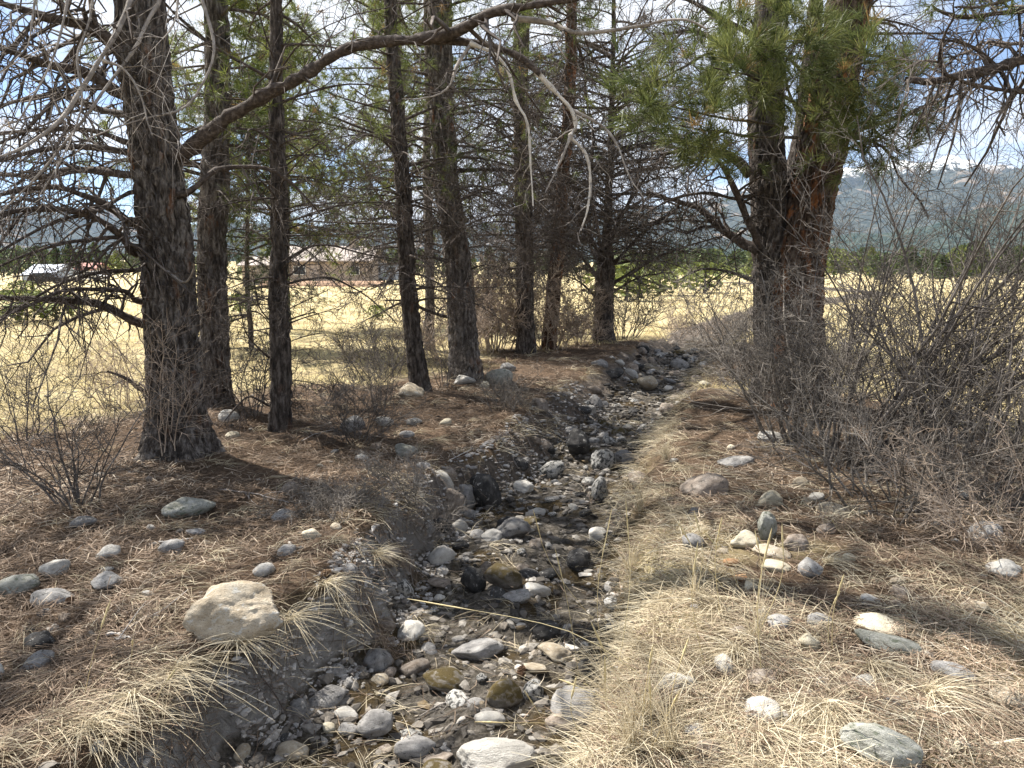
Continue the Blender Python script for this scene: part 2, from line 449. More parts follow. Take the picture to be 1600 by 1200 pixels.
c = mixc(n, za.outputs[2], field, lit)
c = mixc(n, ramp(n, za.outputs[0], [(.25, (0, 0, 0)), (.6, (1, 1, 1))]), c, bedc)
c = mixc(n, ramp(n, mth(n, 'ADD', za.outputs[1], mth(n, 'MULTIPLY', mth(n, 'SUBTRACT', noise(n, pos, 6, 4), .5), .8)), [(.3, (0, 0, 0)), (.5, (1, 1, 1))]), c, facec)
n.links.new(c, b.inputs['Base Color'])
b.inputs['Roughness'].default_value = .95; b.inputs['Specular IOR Level'].default_value = .1
bump(n, noise(n, pos, 34, 9, .8), 1.0, .06, b)
ground = tag(link('ground', mesh('ground', V, Q, True, {'zone': ('POINT', 'FLOAT_COLOR', zone)}), m), kind='structure')

# ------------------------------------------------------------------ mountains
def mountain(name, elev, R0, R1, az0, az1, na, nr, amp, mat, seed, base=-6):
    az = np.radians(np.linspace(az0, az1, na)); u = np.linspace(0, 1, nr)
    A, U = np.meshgrid(az, u)
    e = np.interp(np.degrees(az), elev[0], elev[1])
    top = R1 * np.tan(np.radians(e))
    Rr = R0 + (R1 - R0) * U
    X, Y = Rr * np.sin(A), Rr * np.cos(A)
    s = 1 / 420.0
    rid = 1 - np.abs(fbm(X * s, Y * s, o=5, seed=seed))
    prof = U ** 1.25
    Z = base + (top[None, :] - base) * prof * (1 - amp * .5 + amp * (rid - .5)) + 25 * fbm(X * .006, Y * .006, o=4, seed=seed + 9) * prof
    i = np.arange(nr - 1)[:, None] * na + np.arange(na - 1)[None, :]
    Q = np.stack([i, i + 1, i + na + 1, i + na], -1).reshape(-1, 4)
    return tag(link(name, mesh(name, np.stack([X, Y, Z], -1), Q), mat), kind='structure')
def mtn_mat(name, snow_z, f0, f1, bare, barew):
    m, n, b = new_mat(name)
    g = nd(n, 'ShaderNodeNewGeometry'); pos = g.outputs['Position']
    s = nd(n, 'ShaderNodeSeparateXYZ'); n.links.new(pos, s.inputs[0])
    c = ramp(n, noise(n, pos, .03, 6, .75), [(.4, f0), (.62, f1)])
    c = mixc(n, ramp(n, noise(n, pos, .0035, 6, .62), [(barew, (0, 0, 0)), (barew + .05, (.85,) * 3)]), c, bare)
    h = mth(n, 'DIVIDE', mth(n, 'SUBTRACT', s.outputs['Z'], snow_z), 260.0)
    h = mth(n, 'ADD', h, mth(n, 'MULTIPLY', mth(n, 'SUBTRACT', noise(n, pos, .022, 8, .85), .5), 3.2))
    c = mixc(n, ramp(n, h, [(.3, (0, 0, 0)), (.45, (1, 1, 1))]), c, (.86, .88, .9))
    n.links.new(c, b.inputs['Base Color']); b.inputs['Roughness'].default_value = 1
    b.inputs['Specular IOR Level'].default_value = 0
    bump(n, noise(n, pos, .03, 5, .7), .8, 12, b)
    return m
EL = ([-70, -45, -33, -24, -12, 0, 10, 20, 26, 28.5, 31, 36, 50, 70], [5.2, 4.8, 4.4, 3.7, 3.5, 3.9, 5.2, 6.6, 7.3, 7.5, 7.8, 7.5, 7.2, 6.5])
mountain('snowy_mountain', EL, 3200, 6600, -60, 60, 280, 50, .15, mtn_mat('snowy_mountain', 690, (.018, .028, .026), (.085, .09, .075), (.20, .165, .13), .57), 41)
EF = ([-70, -30, -10, 5, 14, 20, 26, 32, 40, 70], [1.0, .9, .9, 1.2, 1.7, 2.3, 3.0, 3.9, 4.8, 5])
mountain('forested_foothill', EF, 1500, 3000, -60, 60, 200, 30, .26, mtn_mat('forested_foothill', 2000, (.02, .034, .03), (.07, .085, .07), (.34, .28, .19), .66), 51)

# ------------------------------------------------------------------ rocks
import bmesh
def ico(k):
    bm = bmesh.new(); bmesh.ops.create_icosphere(bm, subdivisions=k, radius=1)
    V = np.array([v.co for v in bm.verts]); Fc = np.array([[v.index for v in f.verts] for f in bm.faces]); bm.free()
    return V, Fc
ICO = {k: ico(k) for k in (1, 2, 3, 4, 5)}
def rock_shape(seed, k, planes=11, lo=.66, hi=.95, rough=.05):
    r = np.random.default_rng(seed)
    D, Fc = ICO[k]
    N = unit(r.normal(size=(planes, 3))); off = lo + (hi - lo) * r.random(planes)
    q = D @ N.T
    lim = np.where(q > .05, off / np.maximum(q, .05), 9)
    rad = np.minimum(1.0, -np.log(np.exp(-14 * lim).sum(1) + np.exp(-14.0)) / 14)
    o = r.random(3) * 50
    P = D * 1.9 + o
    rad = rad * (1 + rough * fbm(P[:, 0], P[:, 1], P[:, 2], o=4, seed=seed, rough=.6))
    if k >= 4: rad = rad + .012 * fbm(P[:, 0] * 7, P[:, 1] * 7, P[:, 2] * 7, o=3, seed=seed + 3, rough=.7)
    Vv = D * rad[:, None]
    Vv = Vv / np.abs(Vv).max(0)
    return Vv, Fc
PROTO = {}
def proto(kind, seed, k, **kw):
    key = (kind, seed, k, tuple(kw.items()))
    if key not in PROTO:
        Vv, Fc = rock_shape(seed, k, **kw)
        PROTO[key] = mesh('rock', Vv, Fc); PROTO[key].materials.append(ROCK[kind])
    return PROTO[key]
rock_discs = []
def rock(px, py, wpx, hpx, kind, label, seed, bury=.34, sharp=False, rz=None, yr=.8, name='rock', tilt=0.0, cat='rock'):
    P0 = hit(px, py + hpx * .35)
    dist = np.linalg.norm(P0 - (0, 0, CAM_Z))
    depth = P0[1] * CP + (CAM_Z - P0[2]) * SP
    s = wpx / F_PX * depth / 2
    th = math.asin((CAM_Z - P0[2]) / dist)
    sy = s * yr; hh = hpx / F_PX * depth / 2
    sz = math.sqrt(max((hh ** 2 - (sy * math.sin(th)) ** 2), (.35 * hh) ** 2)) / math.cos(th)
    sz = max(sz, .38 * s)
    z = sz * (1 - 2 * bury)
    c = hit(px, py, z)
    kw = dict(planes=9, lo=.55, hi=.9, rough=.10) if sharp else dict(planes=11, lo=.66, hi=.95, rough=.075)
    k = 5 if wpx > 115 else 4 if wpx > 38 else 3
    r = np.random.default_rng(seed + 999)
    me = proto(kind, seed, k, **kw)
    o = link(name, me, None, None, c, (tilt, r.normal() * .12, (r.normal() * .35 if rz is None else rz)), (s, sy, sz))
    rock_discs.append((c[0], c[1], s * 1.0, c[2] + sz * .8))
    return tag(o, label, cat)

HERO = [
 # px, py, w, h, kind, label, sharp, extra
 (290, 793, 92, 42, 'green', 'flat-topped grey-green slab lying alone on needles below the thickest pine', True, dict(rz=.1)),
 (366, 960, 148, 100, 'tan', 'biggest tan boulder at the lip of the bank with ochre lichen on top', True, dict(rz=.25, yr=.7, bury=.22)),
 (168, 908, 66, 32, 'grey', 'speckled oval grey stone on needles between the pale cobble and the big tan boulder', False, {}),
 (88, 890, 48, 32, 'pale', 'small pale domed stone just above the wedge-shaped grey stone', True, {}),
 (85, 934, 66, 38, 'grey', 'wedge-shaped smooth grey stone with a dark pine cone at its tip', True, dict(rz=.5)),
 (22, 917, 78, 42, 'green', 'bluish lichen-speckled stone cut by the picture edge beside the wedge-shaped stone', False, {}),
 (63, 1003, 50, 34, 'dark', 'dark lichen-blotched stone alone on the needle mat', False, {}),
 (270, 856, 44, 28, 'grey', 'grey stone under a bleached stick on the needle mat', False, {}),
 (306, 832, 32, 18, 'grey', 'small flat grey stone just above the stone with the bleached stick', True, {}),
 (-2, 1052, 24, 32, 'pale', 'pale stone sliver at the very edge of the picture on the needle mat', False, {}),
 (632, 706, 48, 32, 'green', 'grey-green wedge of rock tipped over the needle slope above the creek', True, dict(rz=-.4)),
 (660, 729, 32, 20, 'grey', 'grey stone directly below the tipped grey-green wedge', True, {}),
 (640, 613, 48, 34, 'tan', 'tan boulder at the foot of the narrow leaning pine', True, {}),
 (552, 666, 42, 36, 'grey', 'grey stone behind the low dark shrub on the needle slope', False, {}),
 (600, 660, 30, 20, 'pale', 'pale flat stone between dark shrub and tan boulder', True, {}),
 (646, 660, 28, 16, 'pale', 'thin pale stone on the needles below the tan boulder', True, {}),
 (697, 661, 24, 15, 'cream', 'small yellowish cream stone on the open needle slope', False, {}),
 (636, 680, 26, 14, 'grey', 'low grey stone half sunk between cream stone and grey-green wedge', False, {}),
 (780, 591, 58, 34, 'green', 'largest round boulder at the foot of the stout brown pine', False, dict(yr=.7)),
 (757, 602, 18, 14, 'cream', 'tiny cream stone resting against the round boulder below the stout pine', False, {}),
 (793, 575, 28, 20, 'grey', 'grey boulder tucked behind the round boulder by the stout pine', False, {}),
 (725, 594, 36, 24, 'pale', 'pale rough stone between the stout brown pine and the round boulder', True, {}),
 (356, 652, 36, 26, 'pale', 'pale boulder showing just behind the thickest trunk', False, {}),
 (364, 680, 24, 14, 'cream', 'cream stone at the root flare of the thickest trunk', False, {}),
 (272, 1063, 50, 26, 'tan', 'tan stone half hidden under a drooping grass tuft at the bank lip', False, {}),
 (166, 890, 22, 10, 'pale', 'little pale stone just above the speckled oval stone', False, {}),
 # creek
 (757, 770, 56, 62, 'dark', 'blackened upright boulder with lichen against the creek bank', False, dict(bury=.15)),
 (729, 776, 34, 44, 'grey', 'rough grey stone leaning on the blackened upright boulder', True, dict(bury=.15)),
 (902, 692, 44, 44, 'dark', 'round black boulder in the middle of the creek bed', False, dict(bury=.1)),
 (944, 718, 42, 42, 'pied', 'white and black blotched boulder beside the round black boulder', False, dict(bury=.12)),
 (975, 716, 34, 30, 'grey', 'grey stone wedged behind the blotched boulder at the far bank', False, {}),
 (864, 735, 46, 32, 'pied', 'pale speckled boulder below the round black boulder in the creek', False, dict(bury=.2)),
 (800, 828, 58, 40, 'grey', 'grey peaked stone in the middle of the creek bed', True, dict(bury=.15)),
 (770, 838, 40, 24, 'pale', 'pale angular stone against the grey peaked stone', True, {}),
 (938, 766, 32, 44, 'pied', 'tall speckled stone standing at the foot of the grassy bank', False, dict(bury=.15)),
 (1011, 597, 36, 28, 'tan', 'round tan boulder perched in the sunlit upper creek', False, dict(bury=.1)),
 (590, 1129, 64, 44, 'grey', 'smooth dark grey cobble with pale rim among small white cobbles', False, dict(bury=.15)),
 (770, 1186, 140, 60, 'pale', 'long whitish boulder lying at the near end of the creek', False, dict(rz=.12, yr=.5, bury=.2)),
 (893, 1112, 96, 78, 'grey', 'big grey slab leaning against the straw covered bank', True, dict(rz=-.6, tilt=.2)),
 (880, 1135, 60, 40, 'brown', 'brown rounded stone at the foot of the big leaning slab', False, {}),
 (786, 902, 62, 46, 'moss', 'amber mossy boulder beside a black stone in the creek', False, dict(bury=.15)),
 (740, 908, 42, 44, 'dark', 'black pitted stone touching the amber mossy boulder', True, dict(bury=.15)),
 (632, 922, 32, 36, 'pied', 'pale stone standing under the needle clump at the bank foot', False, {}),
 (838, 923, 48, 28, 'pale', 'whitest flat broken stone in the middle of the creek', True, {}),
 (750, 1016, 92, 38, 'grey', 'long flat grey stone across the creek above the pine cone', False, dict(yr=.5)),
 (852, 986, 54, 34, 'dark', 'dark rounded stone between white broken stone and tan slab', False, {}),
 (868, 1020, 60, 32, 'tan', 'flat tan slab by the grassy edge of the creek', True, {}),
 (512, 1092, 76, 48, 'grey', 'broad grey stone at the foot of the bare silt bank', False, {}),
 (585, 1032, 60, 48, 'grey', 'grey stone half covered by fallen orange needles in the creek', False, {}),
 (703, 1062, 88, 50, 'moss', 'wide mossy stone in the middle of the creek below the flat grey stone', False, {}),
 (788, 1088, 60, 56, 'moss', 'mossy stone just below the pine cone', False, {}),
 (835, 1080, 40, 36, 'pied', 'pale lumpy stone next to the pine cone', False, {}),
 (541, 1117, 42, 24, 'pale', 'white oval cobble above the smooth dark grey cobble', False, {}),
 (515, 1138, 26, 17, 'cream', 'small cream round cobble by the white oval cobbles', False, {}),
 (545, 1140, 34, 22, 'grey', 'blue-grey cobble squeezed beside the smooth dark grey cobble', False, {}),
 (640, 1150, 40, 24, 'pied', 'half pale cobble with a black underside by the smooth dark grey cobble', False, {}),
 (706, 781, 40, 38, 'brown', 'round brownish stone embedded in the bank foot', False, dict(bury=.2)),
 (686, 821, 40, 28, 'dark', 'black stone at the bank foot below the round brownish stone', False, {}),
 (905, 878, 44, 42, 'dark', 'black rough stone near the grassy side of the creek', True, {}),
 (958, 585, 40, 22, 'dark', 'dark stone in the shaded upper creek beyond the tan boulder', True, {}),
 (1062, 571, 34, 22, 'grey', 'grey boulder at the far bend of the creek', False, {}),
 (688, 912, 44, 24, 'brown', 'brown slab at the bank side of the creek under dry needles', True, {}),
 (700, 742, 30, 26, 'brown', 'brown stone poking from the bare bank face', False, {}),
 (820, 762, 40, 24, 'pale', 'pale stone between the blackened boulder and the grassy bank', True, {}),
 (600, 975, 40, 26, 'brown', 'brown stone in the silt at the foot of the bank', False, {}),
 # right bank
 (1105, 760, 90, 48, 'brown', 'large brownish boulder half buried in needles on the grassy bank', False, dict(rz=.2)),
 (1148, 722, 60, 26, 'grey', 'low grey boulder behind the half buried brownish boulder', False, {}),
 (1206, 782, 46, 32, 'cream', 'cream domed stone above the upright dark stone', True, {}),
 (1277, 777, 30, 15, 'pale', 'small bluish white stone under the bare thicket', False, {}),
 (1300, 798, 54, 30, 'tan', 'tan mottled stone below the bluish white stone', False, {}),
 (1197, 822, 46, 52, 'green', 'upright dark grey-green stone standing over the tan rock cluster', True, dict(bury=.15, yr=.5)),
 (1168, 846, 58, 40, 'cream', 'cream mottled rock in front of the upright dark stone', True, {}),
 (1206, 863, 62, 22, 'tan', 'flat tan stone in the middle of the rock cluster', True, {}),
 (1243, 851, 44, 34, 'brown', 'reddish grey rock at the edge of the cluster', True, {}),
 (1213, 885, 46, 22, 'cream', 'cream low stone next to the round grey stone', False, {}),
 (1265, 887, 40, 34, 'grey', 'smooth round grey stone at the end of the rock cluster', False, dict(bury=.15)),
 (1143, 879, 28, 16, 'orange', 'orange stone in the grass below the rock cluster', True, {}),
 (1157, 902, 28, 14, 'orange', 'pale orange flat stone below the other orange stone', True, {}),
 (1358, 937, 34, 18, 'pale', 'small bluish white oval stone alone in the litter', False, {}),
 (1523, 948, 42, 22, 'tan', 'tan oval stone in the grass below the thicket edge', False, {}),
 (1265, 1008, 42, 38, 'cream', 'cream squarish stone sunk in dry grass', True, {}),
 (1372, 976, 80, 24, 'cream', 'flat cream rock behind the long grey-green stone', True, {}),
 (1388, 1008, 112, 38, 'green', 'long grey-green stone lying slantwise in the dry grass', False, dict(rz=-.35, yr=.4)),
 (1220, 972, 50, 28, 'grey', 'grey stone half under grass near the squarish cream stone', False, {}),
 (1352, 1066, 42, 28, 'pale', 'pale stone inside a grey grass tuft', False, {}),
 (1572, 890, 66, 36, 'pale', 'pale rock under grey twigs at the picture edge', True, {}),
 (1490, 1052, 76, 30, 'grey', 'grey flat stone mostly covered by bent grass', False, {}),
 (1385, 1172, 140, 64, 'green', 'long mossy slab in the bottom corner of the dry grass', False, dict(rz=-.45, yr=.4)),
 (1205, 684, 44, 22, 'pale', 'pale stone under the stems of the bare thicket', True, {}),
 (1104, 602, 30, 20, 'cream', 'cream boulder beside the far end of the creek', True, {}),
 (1540, 835, 60, 40, 'grey', 'grey rock buried in the lower twigs of the thicket', False, {}),
]
HERO_OBJ = []
for q, (px, py, ww, hh, kind, label, sharp, ex) in enumerate(HERO):
    HERO_OBJ.append((rock(px, py, ww, hh, kind, label, 100 + q, sharp=sharp, **ex), (px, py)))

SHORT = {(757, 770): 'blackened upright boulder', (902, 692): 'round black boulder', (944, 718): 'white and black boulder', (864, 735): 'pale speckled boulder', (800, 828): 'grey peaked stone', (938, 766): 'tall speckled stone',
 (1011, 597): 'round tan boulder', (590, 1129): 'smooth dark grey cobble', (770, 1186): 'long whitish boulder', (893, 1112): 'big leaning slab', (786, 902): 'amber mossy boulder', (740, 908): 'black pitted stone', (632, 922): 'pale stone at the bank foot',
 (838, 923): 'whitest broken stone', (750, 1016): 'long flat grey stone', (852, 986): 'dark rounded stone', (868, 1020): 'flat tan slab', (512, 1092): 'broad grey stone', (703, 1062): 'wide mossy stone', (788, 1088): 'mossy stone below the cone',
 (706, 781): 'round brownish stone', (905, 878): 'black rough stone', (958, 585): 'dark upper creek stone', (1062, 571): 'grey boulder at the bend', (820, 762): 'pale stone by the blackened boulder', (600, 975): 'brown stone in the silt'}
BSHORT = {(290, 793): 'flat-topped grey-green slab', (366, 960): 'biggest tan boulder', (168, 908): 'speckled oval grey stone', (85, 934): 'wedge-shaped grey stone', (63, 1003): 'dark blotched stone', (270, 856): 'stone under the bleached stick',
 (632, 706): 'tipped grey-green wedge', (552, 666): 'stone behind the low dark shrub', (697, 661): 'small cream slope stone', (1105, 760): 'large brownish boulder', (1148, 722): 'low grey boulder', (1206, 782): 'cream domed stone', (1300, 798): 'tan mottled stone', (1197, 822): 'upright dark stone',
 (1265, 887): 'smooth round grey stone', (1157, 902): 'pale orange flat stone', (1358, 937): 'small bluish white oval stone', (1523, 948): 'tan oval stone', (1265, 1008): 'squarish cream stone', (1388, 1008): 'long grey-green stone', (1220, 972): 'grey stone under grass',
 (1572, 890): 'pale rock under grey twigs', (1490, 1052): 'flat grey stone under bent grass', (1385, 1172): 'long mossy slab'}
# cobbles that nothing tells apart: individuals in the creek bed
rr = np.random.default_rng(21)
kinds = ['grey', 'pied', 'dark', 'pale', 'moss', 'brown', 'tan']
pk = np.array([.24, .15, .24, .06, .17, .11, .03])
word = {'grey': 'grey', 'pied': 'blotched', 'dark': 'blackish', 'pale': 'whitish', 'moss': 'mossy', 'brown': 'brown', 'tan': 'tan'}
placed = [(a, b_, c) for a, b_, c, _ in rock_discs]
cnt = 0; tries = 0; cobbles = []
while cnt < 230 and tries < 9000:
    tries += 1
    Y = 2.3 + 15.7 * rr.random() ** 1.9
    l, r_ = topL(Y) + np.interp(Y, [2, 9, 18], [.13, .3, .5]), bedR(Y) + .12
    X = l + (r_ - l) * rr.random()
    s = (.026 + .075 * rr.random() ** 2.4) * (1 + Y * .045)
    if any((X - a) ** 2 + (Y - b_) ** 2 < (.72 * (s + c)) ** 2 for a, b_, c in placed): continue
    placed.append((X, Y, s)); cnt += 1
    kind = kinds[rr.choice(7, p=pk)]
    me = proto(kind, 40 + int(rr.integers(5)), 3 if Y < 7 else 2, planes=(9, 12)[cnt % 2], lo=(.5, .68)[cnt % 2], hi=(.9, .96)[cnt % 2], rough=(.10, .07)[cnt % 2])
    sz = s * (.40 + .32 * rr.random())
    o = link('cobble', me, None, None, (X, Y, hz(X, Y) + sz * .12), (rr.normal() * .2, rr.normal() * .2, rr.random() * 6.3), (s, s * (.65 + .3 * rr.random()), sz))
    cobbles.append((o, kind, X, Y, s))
used = {}
big = [(o_, q) for o_, q in HERO_OBJ if q in SHORT]
for o, kind, X, Y, s in cobbles:
    h_, q = min(big, key=lambda e: (e[0].location.x - X) ** 2 + (e[0].location.y - Y) ** 2)
    dx, dy = X - h_.location.x, Y - h_.location.y
    rel = ('just upstream of' if dy > 0 else 'just downstream of') if abs(dy) > abs(dx) else ('on the grassy bank side of' if dx > 0 else 'on the bare bank side of')
    if math.hypot(dx, dy) > .9: rel = rel.replace('just ', 'well ')
    size = 'tiny' if s / (1 + Y * .045) < .036 else 'small' if s / (1 + Y * .045) < .06 else 'fist-sized'
    lab = f'{size} {word[kind]} cobble {rel} the {SHORT[q]}'
    used.setdefault(lab, []).append(o)
for lab, os_ in used.items():
    for o in os_: tag(o, lab, 'cobble', 'loose cobbles in the dry creek bed' if len(os_) == 1 else lab.replace('cobble', 'cobbles', 1))
# half buried stones on the needle and grass covered banks, told apart by the nearest named stone
bankbig = [(o_, q) for o_, q in HERO_OBJ if q in BSHORT]
used2 = {}
k = 0
while k < 64:
    px_, py_ = 880 + 740 * rr.random(), 700 + 490 * rr.random() ** .8
    if k % 3 == 0: px_, py_ = 20 + 620 * rr.random(), 640 + 420 * rr.random()
    P_ = hit(px_, py_); X, Y = P_[0], P_[1]
    if topL(Y) - .1 < X < bedR(Y) + .4: continue
    s = (.025 + .05 * rr.random() ** 2) * (1 + Y * .05)
    if any((X - a) ** 2 + (Y - b_) ** 2 < (1.1 * (s + c)) ** 2 for a, b_, c, _ in rock_discs): continue
    rock_discs.append((X, Y, s, P_[2])); kind = ('grey', 'tan', 'pale', 'cream', 'brown')[rr.choice(5, p=[.3, .2, .2, .15, .15])]
    o = link('bank_cobble', proto(kind, 70 + k % 5, 3, planes=10, lo=.58, hi=.94, rough=.09), None, None, (X, Y, hz(X, Y) + s * .12), (rr.normal() * .2, rr.normal() * .2, rr.random() * 6.3), (s, s * (.6 + .3 * rr.random()), s * (.5 + .2 * rr.random())))
    h_, q = min(bankbig, key=lambda e: (e[0].location.x - X) ** 2 + (e[0].location.y - Y) ** 2)
    dx, dy = X - h_.location.x, Y - h_.location.y
    rel = ('beyond' if dy > 0 else 'in front of') if abs(dy) > abs(dx) else (('on the creek side of' if dx > 0 else 'on the field side of') if X < topL(Y) else ('on the thicket side of' if dx > 0 else 'on the creek side of'))
    lab = f"{'tiny' if s / (1 + Y * .05) < .036 else 'small'} half-buried {kind} stone {rel} the {BSHORT[q]}"
    used2.setdefault(lab, []).append(o); k += 1
for lab, os_ in used2.items():
    for o in os_: tag(o, lab, 'stone', 'half-buried stones on the banks' if len(os_) == 1 else lab.replace('stone', 'stones', 1))
bank_words = {'grey': 'grey', 'brown': 'brown', 'pale': 'pale', 'dark': 'dark'}
for k in range(46):
    Y = 3.0 + 13 * rr.random() ** 1.3; lft = rr.random() < .7 or Y < 6
    X = topL(Y) + (.02 + .2 * rr.random()) * np.interp(Y, [2, 9, 18], [1, 2.0, 3]) if lft else bedR(Y) + .08 + .3 * rr.random()
    s = (.04 + .07 * rr.random()) * (1 + Y * .04); kind = ('grey', 'brown', 'pale', 'dark')[rr.choice(4, p=[.35, .35, .15, .15])]
    o = link('bank_stone', proto(kind, 60 + k % 4, 3, planes=9, lo=.58, hi=.92, rough=.08), None, None, (X, Y, hz(X, Y) + s * .1), (rr.normal() * .5, rr.normal() * .5, rr.random() * 6), (s, s * .8, s * .7))
    q = min(big, key=lambda e: (e[0].location.x - X) ** 2 + (e[0].location.y - Y) ** 2)[1]
    side = 'bare creek bank' if lft else 'grassy creek bank'
    tag(o, f'{bank_words[kind]} stone bedded in the {side} by the {SHORT[q]}', 'stone', f'{bank_words[kind]} stones bedded in the {side} opposite the {SHORT[q]}')
# gravel: uncountable small stuff
def scatter_stones(name, n, fn, mat, k, label, cat, seed, smooth=False):
    r = np.random.default_rng(seed)
    X, Y, s = fn(r, n); n = len(X)
    Z = height(X, Y)
    D, Fc = ICO[k]
    sc = np.stack([s * (1 + .4 * r.random(n)), s * (.5 + .5 * r.random(n)), s * (.3 + .4 * r.random(n))], 1)
    a = r.random(n) * 6.283
    P = D[None] * (1 + .26 * r.normal(size=(n, len(D), 1)).clip(-1.3, 1.3)) * sc[:, None, :]
    c, s_ = np.cos(a)[:, None], np.sin(a)[:, None]
    P = np.stack([P[..., 0] * c - P[..., 1] * s_, P[..., 0] * s_ + P[..., 1] * c, P[..., 2]], -1)
    P += np.stack([X, Y, Z + sc[:, 2] * .3], 1)[:, None, :]
    Fa = (Fc[None] + (np.arange(n) * len(D))[:, None, None]).reshape(-1, 3)
    rnd = np.repeat(r.random(n), len(Fc))
    o = link(name, mesh(name, P, Fa, smooth, {'rnd': ('FACE', 'FLOAT', rnd)}), mat)
    return tag(o, label, cat, kind='stuff')
m, n, b = new_mat('gravel')
g = nd(n, 'ShaderNodeNewGeometry')
c = ramp(n, attr(n, 'rnd'), [(0, (.02, .018, .016)), (.35, (.085, .075, .064)), (.65, (.19, .17, .145)), (.83, (.28, .26, .23)), (.93, (.48, .45, .41)), (1, (.13, .09, .04))])
c = mixc(n, ramp(n, noise(n, g.outputs['Position'], 45, 5, .7), [(.4, (0, 0, 0)), (.65, (.7,) * 3)]), c, (.10, .09, .08))
n.links.new(c, b.inputs['Base Color'])
bump(n, noise(n, g.outputs['Position'], 120, 4, .7), .5, .01, b)
def gravel_pos(r, n):
    Y = 2.0 + 15 * r.random(n) ** 2.1
    l, r_ = topL(Y) + np.interp(Y, [2, 9, 18], [.12, .3, .4]), bedR(Y) + .15
    X = l + (r_ - l) * r.random(n)
    return X, Y, (.004 + .026 * r.random(n) ** 3) * (1 + Y * .09)
scatter_stones('creek_gravel', 8000, gravel_pos, m, 1, 'gravel and broken stone chips covering the dry creek bed', 'gravel', 3)
m2, n, b = new_mat('soil_crumbs')
n.links.new(ramp(n, attr(n, 'rnd'), [(0, (.12, .105, .095)), (.4, (.23, .215, .2)), (.8, (.35, .335, .315)), (1, (.47, .455, .43))]), b.inputs['Base Color'])
def crumb_pos(r, n):
    Y = 2.9 + 8 * r.random(n) ** 1.5
    wl = np.interp(Y, [2, 6, 9, 20], [.2, .4, .6, 1.0])
    X = topL(Y) + wl * (r.random(n) * 1.15 - .05)
    return X, Y, (.004 + .014 * r.random(n) ** 2.2) * (1 + Y * .12)
scatter_stones('soil_crumbs', 3800, crumb_pos, m2, 1, 'crumbled grey soil and grit on the bare face of the creek bank', 'soil', 6)
def chips_pos(r, n):
    Y = 1.8 + 9 * r.random(n) ** 1.7; X = (r.random(n) * 2 - 1) * (1.5 + Y * .6)
    k = (X < topL(Y)) | (X > bedR(Y) + .5)
    return X[k], Y[k], (.006 + .018 * r.random(k.sum()) ** 2) * (1 + Y[k] * .08)
scatter_stones('bank_gravel', 700, chips_pos, m, 1, 'scattered pebbles and chips in the needle litter on both banks', 'pebbles', 4)
# ------------------------------------------------------------------ trees
def bark_disp(u, v, nu, nv_scale, seed):
    """u in turns (periodic), v in metres: (edge 0..1, cell random)"""
    U = u * nu; U = U + .55 * vn(u * nu * .45, v * 4.5, seed=seed + 40) + .3 * vn(u * nu, v * 14, seed=seed + 41); Vv = v / nv_scale + .6 * vn(u * nu * .7, v * 3, seed=seed) + .3 * vn(u * nu * 1.7, v * 9, seed=seed + 42)
    ui, vi = np.floor(U).astype(np.int64), np.floor(Vv).astype(np.int64)
    f1 = np.full(U.shape, 9.0); f2 = f1.copy(); cell = np.zeros(U.shape)
    for du in (-1, 0, 1):
        for dv in (-1, 0, 1):
            a, c = ui + du, vi + dv
            am = np.mod(a, nu)
            px_ = a + .5 + .8 * (_h(am, c, c * 0, seed) - .5); py_ = c + .5 + .8 * (_h(am, c, c * 0 + 1, seed) - .5)
            d = np.hypot(U - px_, Vv - py_)
            near = d < f1
            f2 = np.where(near, f1, np.minimum(f2, d)); cell = np.where(near, _h(am, c, c * 0 + 2, seed), cell)
            f1 = np.where(near, d, f1)
    return sstep(0, .30, f2 - f1), cell

